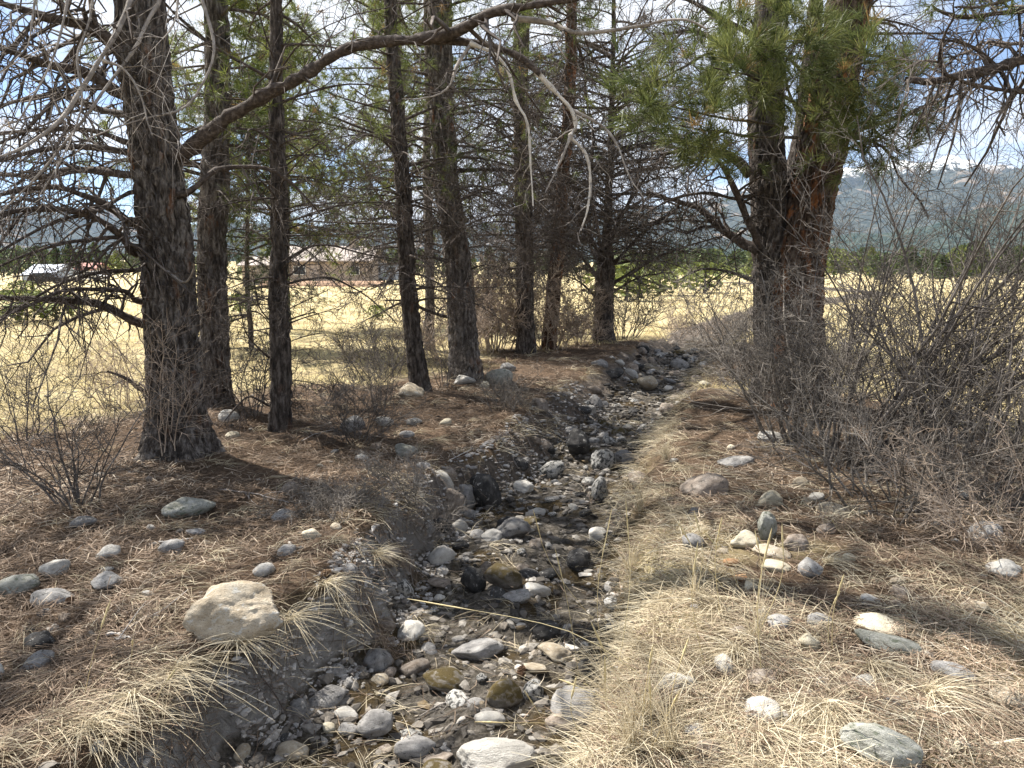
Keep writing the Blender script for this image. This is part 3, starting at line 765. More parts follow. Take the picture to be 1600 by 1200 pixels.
class Tree:
    def __init__(s, name, label, base, cat='tree', group=None, seed=1):
        s.base = np.array(base, float); s.rng = np.random.default_rng(seed); s.seed = seed
        s.root = empty(name, base, label, cat, group)
        s.tuft_p, s.tuft_d = [], []; s.green = False
        s.ndl = []
    def add(s, name, V, Fc, mat, parent=None, kind=None, attrs=None, smooth=True):
        o = link(name, mesh(name, V - s.base, Fc, smooth, attrs), mat, parent or s.root)
        return tag(o, kind=kind)
    def trunk(s, pts, radii, mat, sides=40, dv=.05, amp=.012, flare=.25, name='trunk'):
        pts = np.asarray(pts, float); L = np.linalg.norm(np.diff(pts, axis=0), axis=1).sum()
        K = max(12, int(L / dv))
        PR = spline(np.column_stack([pts, radii]), K)
        zz = PR[:, 2]; PR[:, 0] += .035 * vn(zz * .55, zz * 0 + s.seed, seed=77) + .012 * vn(zz * 2.1, zz * 0 + s.seed, seed=78)
        P, Rr = PR[:, :3], np.maximum(PR[:, 3], .004)
        if name == 'trunk': s.P, s.R = P, Rr
        v = np.concatenate([[0], np.cumsum(np.linalg.norm(np.diff(P, axis=0), axis=1))])
        th = np.arange(sides) / sides
        Uu, Vv = np.meshgrid(th, v)
        r0 = Rr[:, None] * np.ones_like(Uu)
        nu = max(6, int(2 * math.pi * np.median(Rr) / .05))
        e, cell = bark_disp(Uu, Vv, nu, .15, s.seed)
        e2, cell2 = bark_disp(Uu, Vv + 7, nu * 2, .075, s.seed + 1)
        d = amp * ((e - .7) * 2.0 + (cell - .5) * 1.0 + (e2 - .6) * .9)
        d = d + amp * .5 * vn(Uu * nu * 4, Vv * 40, seed=s.seed)
        lob = np.cos(2 * math.pi * Uu * 5 + s.seed) * .5 + .5
        fl = flare * np.exp(-np.maximum(Vv - .12, 0) / .20) * (.4 + .8 * lob)
        rr_ = r0 * (1 + fl + .05 * vn(Uu * 4, Vv * 1.2, seed=s.seed + 3)) + d * np.minimum(1, r0 / .08)
        a = 2 * math.pi * Uu
        V = P[:, None, :] + np.stack([rr_ * np.cos(a), rr_ * np.sin(a), 0 * a], -1)
        k = np.arange(K - 1)[:, None] * sides; q = np.arange(sides)[None, :]; q2 = (q + 1) % sides
        Q = np.stack([k + q, k + q2, k + sides + q2, k + sides + q], -1).reshape(-1, 4)
        return s.add(name, V.reshape(-1, 3), Q, mat, attrs={'plate': ('POINT', 'FLOAT', cell.ravel())})
    def at(s, z):
        i = int(np.clip(np.searchsorted(s.P[:, 2], z), 1, len(s.P) - 1))
        return s.P[i], s.R[i]
    def limb(s, pts, r0, r1, mat=None, tmat=None, n1=9, n2=5, L1=.55, L2=.26, g1=(0, 0, -.15), g2=(0, 0, -.1), live=0, K=14, sides=6, wig=.05, t0=.2, ang1=1.0, ang2=.9, name='limb', rk=.55, twname='twigs', rmin=.0022, side=None, smooth_in=True):
        r = s.rng
        P = spline(pts, K) if smooth_in else np.asarray(pts)
        K = len(P)
        L = np.linalg.norm(np.diff(P, axis=0), axis=1).sum()
        u = np.linspace(0, 1, K)
        P = P + np.cumsum(r.normal(size=P.shape), 0) * wig * L / K * u[:, None]
        Rr = (r0 + (r1 - r0) * u ** .8) * (1 + .10 * r.normal(size=K)) * (1 + (.16 * r.normal(size=K) if name == 'bleached_branch' else 0))
        Vv, Q = tubes(P[None], Rr[None], sides)
        if r0 > .024:
            cen = np.repeat(P, sides, 0); o_ = Vv - cen
            Vv = cen + o_ * (1 + .22 * fbm(Vv[:, 0] * 14, Vv[:, 1] * 14, Vv[:, 2] * 14, o=3, seed=s.seed)[:, None])
        lo = s.add(name, Vv, Q, mat or M_LIMB)
        if n1:
            A, ra = twigs_from(P[None], Rr[None], n1, 5 if r0 > .02 and s.base[1] < 9 else 4, L1, ang1, g1, t0, 1, rk, r, rmin=rmin * 1.6, wig=.17, side=side)
            parts = [tubes(A, ra, 3)]
            tips, td = [A[:, -1]], [A[:, -1] - A[:, -2]]
            if n2:
                B, rb = twigs_from(A, ra, n2, 4 if r0 > .02 and s.base[1] < 9 and P[0, 2] < 5 else 2 if s.base[1] > 14 else 3, L2, ang2, g2, .15, 1, .6, r, rmin=rmin, wig=.2)
                parts.append(tubes(B, rb, 3))
                tips.append(B[:, -1]); td.append(B[:, -1] - B[:, -2])
            Vv, Q = join(parts)
            s.add(twname, Vv, Q, tmat or M_TWIG, lo, 'stuff')
            if live:
                tp, dd = np.concatenate(tips), unit(np.concatenate(td))
                k = r.random(len(tp)) < live
                s.tuft_p.append(tp[k]); s.tuft_d.append(dd[k])
        return lo
    def limbs(s, n, z0, z1, L0, L1_, az=None, spread=math.pi, el=(-.15, .55), droop=-.38, r=.018, live=0, **kw):
        """n limbs of their own spread up the trunk"""
        q = s.rng
        for k in range(n):
            z = z0 + (z1 - z0) * (k + q.random()) / n
            c, R0 = s.at(z)
            f = (k + q.random()) / n
            L = (L0 + (L1_ - L0) * f) * (.55 + .75 * q.random())
            a = q.random() * 2 * math.pi if az is None else az + spread * (q.random() * 2 - 1)
            e = el[0] + (el[1] - el[0]) * q.random()
            d = np.array([math.cos(a) * math.cos(e), math.sin(a) * math.cos(e), math.sin(e)])
            sd = np.array([-math.sin(a), math.cos(a), 0])
            u = np.linspace(0, 1, 9)[:, None]
            P = c + d * (R0 * .6) + d * L * u + np.array([0, 0, 1]) * L * droop * u ** 2 + sd * L * .32 * q.normal() * u ** 2 + np.array([0, 0, .22 * L]) * q.normal() * u ** 3
            if z > 2.6 + .36 * s.base[1] and kw.get('n2', 0) > 3: kw = dict(kw, n2=3)
            rad = r * (.6 + .8 * q.random()) * (.6 + .4 * L / max(L1_, .1))
            s.limb(P, rad, rad * .18, live=live if s.green or d[1] > -.35 or z > 3.1 + .16 * s.base[1] else 0, smooth_in=False, **kw)
    def finish(s, n=26, L=.14, w=.003, mat=None, bend=.25, up=.15, seg=1, fwd=.75):
        if not s.tuft_p: return
        r = s.rng
        p = np.concatenate(s.tuft_p); d = np.concatenate(s.tuft_d)
        M = len(p)
        nd_ = unit(d[:, None, :] * fwd + unit(r.normal(size=(M, n, 3))) * 1.0 + np.array([0, 0, up]))
        ln = L * (.65 + .5 * r.random((M, n, 1))) * (.65 + .5 * r.random((M, 1, 1)))
        p0 = p[:, None, :] - d[:, None, :] * (.5 * L * r.random((M, n, 1)))
        sd = unit(np.cross(nd_, r.normal(size=(M, n, 3)))) * w * .5
        tip = p0 + nd_ * ln + np.array([0, 0, -bend]) * ln * .3
        if seg == 1:
            V = np.stack([p0 - sd, p0 + sd, tip], 2).reshape(-1, 3)
            Fc = np.arange(len(V)).reshape(-1, 3)
            rep = 1
        else:
            mid = p0 + nd_ * ln * .55
            V = np.stack([p0 - sd, p0 + sd, mid + sd, mid - sd, tip - sd * .3, tip + sd * .3], 2).reshape(-1, 3)
            q = np.arange(M * n)[:, None] * 6
            Fc = np.concatenate([q + np.array([[0, 1, 2, 3]]), q + np.array([[3, 2, 5, 4]])])
            rep = 2
        tone = np.repeat(r.random(M) * .55 + .0, n) + .42 * r.random(M * n)
        dead = np.repeat(r.random(M) < .03, n); tone = np.where(dead, 1.0, np.minimum(tone, .9))
        s.add('needles', V, Fc, mat or M_NEEDLE, kind='stuff', attrs={'rnd': ('FACE', 'FLOAT', np.tile(tone, rep))}, smooth=False)
TR = {}
def pine(key, label, pxs, Y, dz=0, height_to=11, mat=None, seed=1, sides=36, dv=.05, amp=.012, flare=.25):
    """pxs: (px, py, width px) from the ground up on the upright plane at distance Y; then tapers on to height_to"""
    pts = [yp(a, b_, Y) for a, b_, _ in pxs]
    depth = [(p[1] * CP + (CAM_Z - p[2]) * SP) for p in pts]
    rad = [.84 * w_ / F_PX * d / 2 for (_, _, w_), d in zip(pxs, depth)]
    z0 = hz(pts[0][0], Y)
    base = np.array([pts[0][0], Y, z0])
    pts = [np.array([pts[0][0], Y, z0 - .15])] + pts[1:] if pts[0][2] < z0 + .3 else [np.array([pts[0][0], Y, z0 - .15])] + pts
    if len(rad) < len(pts): rad = [rad[0]] + rad
    top = pts[-1]; dirv = unit(pts[-1] - pts[-2]); dirv = unit(dirv * .3 + np.array([0, 0, 1]))
    h = height_to - top[2]
    for f in (.35, .7, 1.0):
        pts.append(top + dirv * h * f); rad.append(rad[-1] * .7 if f < 1 else .02)
    t = Tree('pine_tree', label, base, seed=seed)
    t.trunk(pts, rad, mat or M_BARK, sides, dv, amp, flare)
    TR[key] = t
    return t

def rooted(t, P):                     # start the limb inside the trunk
    c, R0 = t.at(P[0][2])
    return np.vstack([c + (P[0] - c) * .25, P]) if np.linalg.norm((P[0] - c)[:2]) > R0 * .5 else P
def L_(t, Y0, Y1, pxs):               # limb line: picture points on planes running from distance Y0 to Y1
    n = len(pxs)
    return np.array([yp(a, b_, Y0 + (Y1 - Y0) * k / (n - 1)) for k, (a, b_) in enumerate(pxs)])

# --- the thickest pine
t = pine('A', 'thickest pine trunk on the bank, furrowed grey bark with long bare drooping limbs',
         [(283, 705, 104), (266, 520, 89), (248, 330, 86), (236, 200, 84), (222, 0, 84)], 6.2, height_to=13, seed=11, sides=104, dv=.03, amp=.016, flare=.5)
ya = 6.2
t.limb(rooted(t, L_(t, 6.2, 5.6, [(285, 240), (345, 192), (400, 157), (470, 120), (540, 78), (600, 66), (660, 63), (735, 68), (800, 84), (845, 118)])), .068, .022, n1=18, n2=4, K=70, sides=12, L1=.75, L2=.35, g1=(0, 0, -.45), g2=(0, 0, -.2), t0=.25, wig=.01, rk=.22)
t.limb(L_(t, 5.62, 5.45, [(838, 112), (870, 146), (893, 172), (900, 200), (891, 213), (914, 238), (922, 275), (918, 325), (907, 360)]), .022, .006, M_WHITEWOOD, M_GREYWOOD, n1=9, n2=2, K=26, sides=7, L1=.25, g1=(0, 0, -.3), wig=.004, name='bleached_branch')
t.limb(L_(t, 5.6, 5.4, [(735, 68), (772, 84), (795, 113), (806, 158), (824, 192), (829, 260), (833, 322)]), .017, .004, M_WHITEWOOD, M_GREYWOOD, n1=9, n2=2, K=20, L1=.3, L2=.14, g1=(0, 0, -.3), wig=.006, name='bleached_branch')
t.limb(L_(t, 5.5, 5.3, [(892, 212), (872, 258), (848, 303)]), .013, .005, M_GREYWOOD, n1=3, n2=0, K=10, L1=.2, name='bleached_branch')
t.limb(L_(t, 5.6, 5.3, [(885, 168), (940, 196), (964, 225), (976, 255), (989, 285), (1006, 312)]), .014, .004, M_GREYWOOD, n1=4, n2=1, K=14, L1=.25, name='bleached_branch')
t.limb(L_(t, 5.6, 5.2, [(735, 70), (716, 100), (700, 140), (660, 156), (632, 157)]), .016, .004, M_GREYWOOD, n1=5, n2=2, K=14, L1=.3, g1=(0, 0, -.3), name='bleached_branch')
t.limb(L_(t, 5.8, 5.2, [(650, 62), (710, 50), (762, 24), (830, 10), (905, 2)]), .05, .02, n1=10, n2=4, K=18, L1=.5, g1=(0, 0, -.4))
t.limb(L_(t, 5.5, 5.0, [(800, 28), (860, 36), (900, 50), (985, 42), (1060, 26), (1100, 40)]), .022, .006, M_GREYWOOD, n1=9, n2=4, K=18, L1=.45, g1=(0, 0, -.4))
LEFT = [
 ([(190, 80), (145, 44), (118, 37), (50, 20), (-30, -4)], .065, 5.6), ([(195, 150), (148, 121), (118, 108), (84, 104), (0, 74), (-60, 60)], .055, 5.5),
 ([(200, 238), (160, 231), (118, 229), (68, 233), (0, 250), (-60, 268)], .03, 5.3), ([(205, 225), (152, 206), (94, 202), (0, 209), (-70, 220)], .03, 6.8),
 ([(203, 274), (150, 266), (101, 267), (70, 277), (0, 272), (-60, 280)], .045, 6.6), ([(208, 350), (169, 321), (128, 304), (90, 292), (30, 296), (-40, 316)], .04, 5.4),
 ([(208, 392), (189, 368), (135, 334), (51, 326), (-20, 338)], .045, 5.2), ([(208, 384), (189, 371), (135, 375), (95, 381), (30, 402), (-30, 430)], .022, 5.0),
 ([(218, 505), (168, 481), (133, 472), (70, 468), (0, 467), (-60, 466)], .045, 5.6), ([(214, 470), (196, 455), (140, 452), (105, 453), (77, 463), (20, 490)], .028, 5.2),
 ([(210, 422), (168, 424), (140, 429), (91, 444), (40, 474), (0, 500)], .022, 5.4), ([(228, 612), (196, 591), (168, 580)], .03, 6.0),
 ([(205, 180), (150, 170), (90, 150), (20, 160), (-50, 190)], .035, 6.9), ([(205, 300), (150, 330), (90, 345), (20, 380), (-40, 420)], .02, 4.9),
]
for pts, r0, y1 in LEFT:
    t.limb(rooted(t, L_(t, 6.15, y1, pts)), r0, max(.006, r0 * .3), n1=15 if len(pts) > 3 else 2, n2=7, K=18, sides=8, L1=.62, L2=.34, g1=(-.1, 0, -.55), g2=(0, 0, -.2), t0=.15, wig=.015, ang1=1.1)
GREY = [
 ([(262, -60), (250, 0), (230, 34), (216, 68), (193, 101), (162, 142), (135, 182), (100, 225), (55, 278), (0, 332)], .018, 5.4, 4.6),
 ([(215, -60), (203, 0), (182, 50), (152, 98), (118, 152), (91, 189), (34, 230), (-20, 250)], .026, 5.4, 4.4),
 ([(305, -50), (316, 0), (334, 60), (331, 101), (304, 152), (280, 172), (236, 182), (186, 197), (135, 217)], .014, 5.5, 4.7),
 ([(162, 95), (189, 105), (209, 128), (223, 159), (230, 189), (238, 212)], .011, 4.8, 4.7),
 ([(280, -30), (276, 20), (268, 45), (254, 62)], .010, 5.2, 5.0),
 ([(112, -40), (104, 10), (90, 70), (70, 120), (30, 190), (0, 240)], .012, 5.0, 4.4),
 ([(60, -40), (52, 20), (44, 70), (22, 95)], .010, 4.8, 4.5),
 ([(150, -50), (140, 30), (120, 90), (128, 160), (100, 240), (60, 310)], .010, 5.0, 4.4),
]
for pts, r0, y0, y1 in GREY:
    t.limb(L_(t, y0, y1, pts), r0, max(.003, r0 * .3), M_GREYWOOD, M_GREYWOOD if r0 < .013 else M_TWIG, n1=10, n2=4, K=20, L1=.5, L2=.26, g1=(-.15, 0, -.5), g2=(0, 0, -.15), wig=.012, t0=.15, name='hanging_branch')
t.limb(rooted(t, L_(t, 6.1, 6.6, [(292, 302), (330, 270), (352, 263), (420, 266), (470, 300), (505, 340)])), .035, .008, n1=8, n2=4, K=16, L1=.45, g1=(0, 0, -.3))
t.limb(L_(t, 6.0, 5.5, [(262, 425), (288, 441), (302, 420), (303, 408)]), .014, .006, M_GREYWOOD, n1=3, n2=1, K=10, L1=.2)
t.limbs(7, 4.4, 7.0, 1.8, 2.2, r=.03, n1=10, n2=5, L1=.6, L2=.3, droop=-.35, g1=(0, 0, -.4))
t.limbs(8, 7.8, 12.4, 1.7, .8, r=.03, live=.5, n1=10, n2=3, L1=.6, L2=.28, droop=.1, g1=(0, 0, .1), g2=(0, 0, .1))
t.finish(n=20, L=.17, w=.009)

# --- the pine half hidden behind it
t = pine('B', 'pine half hidden behind the thickest trunk, pale sunlit bark along one edge',
         [(342, 634, 56), (337, 520, 50), (335, 400, 50), (338, 200, 46), (338, 0, 40)], 8.3, height_to=12, seed=12, sides=52, dv=.05, amp=.013)
t.green = True
t.limbs(24, 1.2, 3.4, .8, 1.3, r=.014, n1=10, n2=6, L1=.4, L2=.22)
t.limbs(24, 2.5, 6.2, 1.4, 2.2, r=.02, live=.55, n1=9, n2=3, L1=.5, L2=.24, droop=-.1, g1=(0, 0, .1), g2=(0, 0, .15))
t.limbs(6, 6.8, 11.5, 1.5, .7, r=.025, live=.6, n1=9, n2=3, L1=.5, L2=.24, droop=.1, g1=(0, 0, .1))
t.finish(n=26, L=.16, w=.006)

# --- the slender dark pine
t = pine('C', 'slender dark pine with short bare side twigs between thickest trunk and tan house',
         [(432, 668, 38), (435, 500, 34), (436, 350, 31), (437, 150, 25), (438, 0, 20)], 7.2, height_to=8.5, mat=M_BARK_DK, seed=13, sides=40, dv=.04, amp=.010, flare=.2)
for pts, r0, y1 in [([(450, 405), (472, 391), (493, 383), (517, 384), (552, 394), (605, 408)], .016, 7.0), ([(451, 431), (465, 421), (493, 401), (506, 388)], .013, 7.1),
                    ([(451, 443), (472, 438), (490, 436), (512, 434), (535, 442), (570, 463), (596, 486), (620, 512)], .017, 7.6), ([(450, 483), (472, 473), (511, 456)], .009, 7.0),
                    ([(450, 500), (468, 494), (484, 490), (495, 490), (503, 502)], .011, 6.9), ([(422, 470), (400, 462), (380, 470), (352, 480)], .012, 7.2), ([(422, 500), (405, 478), (398, 440), (396, 420)], .010, 7.0),
                    ([(422, 560), (400, 540), (385, 520), (375, 480)], .013, 6.9), ([(422, 635), (390, 620), (365, 640), (340, 670)], .014, 6.7), ([(426, 330), (405, 300), (398, 260), (390, 235)], .014, 7.2)]:
    t.limb(rooted(t, L_(t, 7.2, y1, pts)), r0, r0 * .3, n1=8, n2=4, K=14, L1=.32, L2=.16, g1=(0, 0, -.2), t0=.25)
t.limbs(34, .5, 2.8, .6, 1.1, r=.010, n1=9, n2=5, L1=.25, L2=.13)
t.limbs(26, 2.0, 4.6, 1.0, 1.6, r=.014, live=.7, n1=8, n2=3, L1=.4, L2=.2, droop=-.15, g2=(0, 0, .1))
t.limbs(10, 4.6, 8.2, 1.2, .4, r=.014, live=.8, n1=8, n2=3, L1=.4, L2=.2, droop=.1)
t.finish(n=24, L=.14, w=.0045)

# --- the narrow leaning pine
t = pine('D', 'narrow leaning pine with reddish dark bark beside the stout brown pine above the creek',
         [(657, 607, 37), (646, 520, 31), (638, 420, 30), (632, 300, 28), (625, 190, 26), (615, 60, 22)], 9.6, height_to=10.5, mat=M_BARK_DK, seed=14, sides=38, dv=.045, amp=.012)
t.limbs(36, 1.1, 3.2, 1.1, 2.0, r=.018, n1=11, n2=7, L1=.46, L2=.26, rmin=.003)
t.limbs(28, 2.4, 5.2, 1.3, 2.0, r=.017, live=.5, n1=9, n2=4, L1=.45, L2=.24, droop=-.2, g2=(0, 0, .1))
t.limbs(8, 5.2, 10, 1.4, .5, r=.018, live=.75, n1=9, n2=3, L1=.45, L2=.22, droop=.05)
t.finish(n=22, L=.15, w=.0055)

# --- the stout brown pine
t = pine('E', 'stout brown pine leaning over the creek bank with pale boulders at its foot',
         [(733, 584, 60), (722, 500, 50), (711, 400, 46), (700, 300, 45), (692, 150, 44), (688, 0, 42)], 10.8, height_to=13, seed=15, sides=56, dv=.05, amp=.015)
t.limb(rooted(t, L_(t, 10.8, 10.4, [(700, 495), (680, 490), (660, 482), (636, 470), (600, 468)])), .035, .012, n1=7, n2=4, K=14, L1=.4)
t.limbs(38, 1.5, 3.8, 1.3, 2.1, r=.021, n1=11, n2=7, L1=.55, L2=.3, rmin=.0034)
t.limbs(28, 3.2, 6.4, 1.5, 2.2, r=.02, live=.35, n1=10, n2=5, L1=.5, L2=.26, droop=-.2)
t.limbs(8, 6.4, 12.4, 1.7, .6, r=.022, live=.75, n1=9, n2=3, L1=.5, L2=.24, droop=.05)
t.finish(n=20, L=.16, w=.006)

# --- straight dark pine, thin reddish pine, forked dark pine
t = pine('F', 'straight dark pine rising from the pale twiggy brush beyond the boulders',
         [(822, 530, 34), (818, 420, 31), (815, 250, 30), (817, 80, 29), (820, 0, 27)], 14.5, height_to=13, mat=M_BARK_DK, seed=16, sides=36, dv=.06, amp=.014)
t.limbs(66, 1.4, 5.0, 1.4, 2.6, r=.023, n1=12, n2=7, L1=.6, L2=.34, rmin=.0045)
t.limbs(30, 4.2, 7.6, 1.6, 2.2, r=.02, live=.25, n1=9, n2=4, L1=.5, L2=.28, rmin=.0028)
t.limbs(12, 7.6, 12.5, 2.0, .6, r=.02, live=.85, n1=9, n2=3, L1=.5, L2=.24, droop=.05)
t.finish(n=16, L=.16, w=.008)
t = pine('G', 'thin reddish pine trunk bending in the brush next to the straight dark pine',
         [(856, 525, 26), (866, 420, 25), (878, 300, 23), (886, 180, 21), (893, 0, 18)], 15.5, height_to=12, mat=M_BARK_OR, seed=17, sides=30, dv=.06, amp=.012)
t.limbs(56, 1.6, 5.6, 1.3, 2.3, r=.021, n1=12, n2=7, L1=.55, L2=.34, rmin=.0045)
t.limbs(26, 5.0, 11.4, 1.9, .6, r=.018, live=.5, n1=9, n2=4, L1=.5, L2=.26, rmin=.0028)
t.finish(n=16, L=.16, w=.008)
t = pine('H', 'low forked dark pine with dense dead branchwork at the bend of the creek',
         [(945, 522, 38), (943, 460, 34), (945, 425, 34), (947, 385, 20), (950, 300, 13), (958, 150, 9), (960, 40, 7)], 17.0, height_to=10, mat=M_BARK_DK, seed=18, sides=36, dv=.06, amp=.014)
for pts, r0 in [([(952, 445), (990, 425), (1030, 402), (1080, 385), (1130, 372)], .055), ([(950, 420), (975, 395), (1010, 360), (1055, 330), (1100, 315)], .06),
                ([(938, 440), (915, 410), (890, 385), (850, 372)], .05), ([(940, 420), (928, 380), (905, 340), (880, 300)], .06), ([(948, 400), (965, 350), (1000, 290), (1040, 240)], .06), ([(946, 430), (955, 370), (985, 310), (1000, 250), (1010, 190)], .055), ([(944, 430), (935, 360), (925, 290), (930, 210), (920, 140)], .055), ([(942, 430), (915, 370), (885, 330), (862, 280)], .045), ([(936, 470), (905, 440), (872, 430)], .035), ([(952, 460), (985, 440), (1010, 430), (1050, 425)], .035)]:
    t.limb(L_(t, 17, 16.4, pts), r0, r0 * .25, tmat=M_DEADGREY, n1=18, n2=7, K=14, sides=7, L1=.95, L2=.5, rmin=.006, g1=(0, 0, -.1), t0=.12)
t.limbs(110, 1.7, 6.4, 2.2, 3.6, r=.032, tmat=M_DEADGREY, n1=13, n2=7, L1=.75, L2=.42, rmin=.0060, el=(.1, .7), droop=-.3)
t.limbs(26, 3.4, 9.6, 2.4, .8, r=.022, live=.5, n1=9, n2=4, L1=.6, L2=.3, rmin=.003)
t.limbs(6, 1.9, 3.0, 2.8, 3.2, az=.0, spread=.5, r=.03, live=.8, n1=10, n2=4, L1=.5, L2=.3)
t.finish(n=18, L=.16, w=.009, mat=M_NEEDLE_DK)

M_NEEDLE_BOUGH = blade_mat('bough_needles', [(0, (.045, .066, .023)), (.5, (.11, .132, .044)), (.88, (.22, .235, .08)), (1, (.30, .20, .08))], .42, .5)
# --- the double stemmed pine
yi = 8.6
P0 = yp(1222, 640, yi); zb = hz(P0[0], yi)
t = Tree('pine_tree', 'big double-stemmed pine with orange bark standing behind the bare grey thicket', (P0[0], yi, zb), seed=19)
def pr(lst, Y):
    P = [yp(a, b_, Y) for a, b_, _ in lst]
    return P, [.84 * w_ / F_PX * (p[1] * CP + (CAM_Z - p[2]) * SP) / 2 for p, (_, _, w_) in zip(P, lst)]
A, ra = pr([(1238, 640, 118), (1242, 540, 100), (1245, 440, 92), (1264, 330, 86), (1284, 230, 82), (1306, 120, 76), (1326, 0, 72), (1345, -150, 60), (1360, -400, 40), (1368, -700, 12)], yi)
A[0] = np.array([A[0][0], yi, zb - .15])
t.trunk(A, ra, M_BARK_OR, 88, .034, .017, .2)
B, rb = pr([(1212, 640, 92), (1212, 540, 80), (1210, 440, 72), (1204, 330, 66), (1195, 210, 62), (1198, 100, 60), (1206, 0, 56), (1210, -150, 44), (1200, -400, 26), (1195, -560, 10)], yi + .12)
B[0] = np.array([B[0][0], yi + .1, zb - .15])
t.trunk(B, rb, M_BARK_DK, 64, .04, .015, .2, name='second_stem')
C, rc = pr([(1225, 330, 30), (1248, 220, 30), (1264, 110, 28), (1275, 0, 24), (1285, -200, 14)], yi + .5)
t.trunk(C, rc, M_BARK_DK, 28, .05, .01, 0, name='third_stem')
for pts, r0, y1 in [([(1185, 392), (1154, 375), (1127, 358), (1094, 327), (1060, 314), (1010, 300)], .062, 8.9), ([(1190, 385), (1171, 351), (1151, 304), (1127, 260), (1108, 240), (1070, 225)], .055, 8.2),
                    ([(1172, 272), (1144, 246), (1111, 236), (1084, 233), (1030, 240)], .06, 8.4), ([(1185, 130), (1140, 80), (1090, 50), (1040, 52)], .05, 8.0), ([(1188, 60), (1130, 30), (1080, 0), (1020, -10)], .045, 8.6),
                    ([(1290, 230), (1354, 199), (1414, 182), (1448, 165), (1482, 152), (1515, 134)], .04, 8.0), ([(1300, 215), (1340, 215), (1385, 235), (1405, 280), (1440, 320), (1450, 345)], .022, 7.6),
                    ([(1180, 440), (1140, 425), (1095, 420), (1050, 440)], .025, 8.4), ([(1190, 300), (1150, 310), (1110, 300), (1060, 305), (1005, 330)], .03, 8.0)]:
    t.limb(L_(t, yi, y1, pts), r0, r0 * .25, n1=13, n2=6, K=18, sides=8, L1=.6, L2=.34, g1=(0, 0, -.4), g2=(0, 0, -.15), t0=.15)
t.limbs(14, 3.3, 6.5, 1.4, 2.0, az=0, spread=1.4, r=.02, n1=11, n2=5, L1=.6, L2=.32, droop=-.35, g1=(0, 0, -.4))
t.limbs(20, 3.4, 6.0, 1.4, 2.0, r=.02, n1=9, n2=5, L1=.5, L2=.3, droop=-.3)
# the needle covered bough hanging in front of the stems
for pts, y0, y1 in [([(1265, 180), (1225, 150), (1170, 120), (1110, 112)], 8.2, 6.4), ([(1230, 200), (1180, 190), (1110, 180), (1030, 160), (990, 158)], 8.2, 6.6), ([(1270, 150), (1250, 110), (1200, 70), (1165, 40)], 8.2, 6.6),
                    ([(1275, 190), (1300, 160), (1325, 130), (1350, 130)], 8.2, 6.7), ([(1250, 215), (1180, 212), (1120, 205), (1060, 200)], 8.2, 6.8), ([(1290, 210), (1340, 195), (1390, 172), (1430, 150)], 8.2, 6.9), ([(1250, 180), (1230, 140), (1225, 100), (1240, 70)], 8.2, 6.6), ([(1300, 250), (1330, 230), (1370, 215), (1410, 190)], 8.2, 7.0), ([(1200, 110), (1120, 80), (1060, 110), (1010, 130)], 8.2, 6.8)]:
    t.limb(L_(t, y0, y1, pts), .022, .006, n1=15, n2=4, K=14, L1=.55, L2=.27, g1=(0, 0, .1), g2=(0, 0, .15), t0=.3, live=.9)
t.limbs(8, 6.6, 9.6, 1.9, .8, r=.03, live=.7, n1=10, n2=3, L1=.55, L2=.26, droop=.05)
t.finish(n=40, L=.20, w=.0042, seg=2, up=.35, fwd=1.15, mat=M_NEEDLE_BOUGH)

# --- young drooping pine in front of the house, bright pines behind, thin trunk
t = pine('J', 'young pine with drooping dark green boughs in front of the tan house', [(388, 478, 9), (388, 400, 8), (390, 200, 6)], 15.5, height_to=5.6, mat=M_BARK_DK, seed=20, sides=14, dv=.1, amp=.006)
t.green = True
t.limbs(60, .6, 5.4, 1.5, .4, r=.014, live=.95, n1=9, n2=3, L1=.45, L2=.22, droop=-.35, rmin=.003)
t.finish(n=20, L=.15, w=.008, mat=M_NEEDLE_DK)
t = pine('K', 'bright green pine standing in the open field behind the slender dark pine', [(447, 470, 18), (446, 380, 16), (443, 200, 13)], 21.0, height_to=8.5, seed=22, sides=18, dv=.1, amp=.01)
t.green = True
t.limbs(64, 2.4, 8.2, 3.0, .6, r=.018, live=.9, n1=9, n2=3, L1=.55, L2=.26, droop=-.15, rmin=.003)
t.finish(n=22, L=.2, w=.016, mat=M_NEEDLE_BR)
t = pine('M', 'bright green pine showing between the narrow leaning pine and the stout brown pine', [(640, 470, 18), (634, 380, 16), (626, 150, 13)], 22.0, height_to=10, seed=23, sides=16, dv=.1, amp=.01)
t.green = True
t.limbs(64, 2.6, 9.6, 2.9, .6, r=.018, live=.85, n1=9, n2=3, L1=.55, L2=.26, droop=-.15, rmin=.003)
t.finish(n=22, L=.2, w=.017, mat=M_NEEDLE_BR)
t = pine('N', 'thin pine trunk seen in the gap between narrow leaning pine and stout brown pine', [(672, 515, 18), (670, 420, 17), (668, 250, 15)], 15.0, height_to=9.5, mat=M_BARK, seed=24, sides=16, dv=.1, amp=.008)
t.limbs(40, 1.6, 9, 1.5, .6, r=.015, live=.35, n1=8, n2=4, L1=.45, L2=.24, rmin=.003)
t.finish(n=16, L=.16, w=.009)
t = pine('O', 'tall green pine directly behind the half hidden pine at the field edge', [(333, 490, 20), (334, 350, 18), (336, 150, 14)], 16.0, height_to=9.5, mat=M_BARK_DK, seed=25, sides=18, dv=.1, amp=.01)
t.green = True
t.limbs(56, 2.8, 9, 2.6, .6, r=.018, live=.85, n1=9, n2=3, L1=.5, L2=.26, droop=-.15, rmin=.003)
t.finish(n=22, L=.18, w=.014, mat=M_NEEDLE_BR)

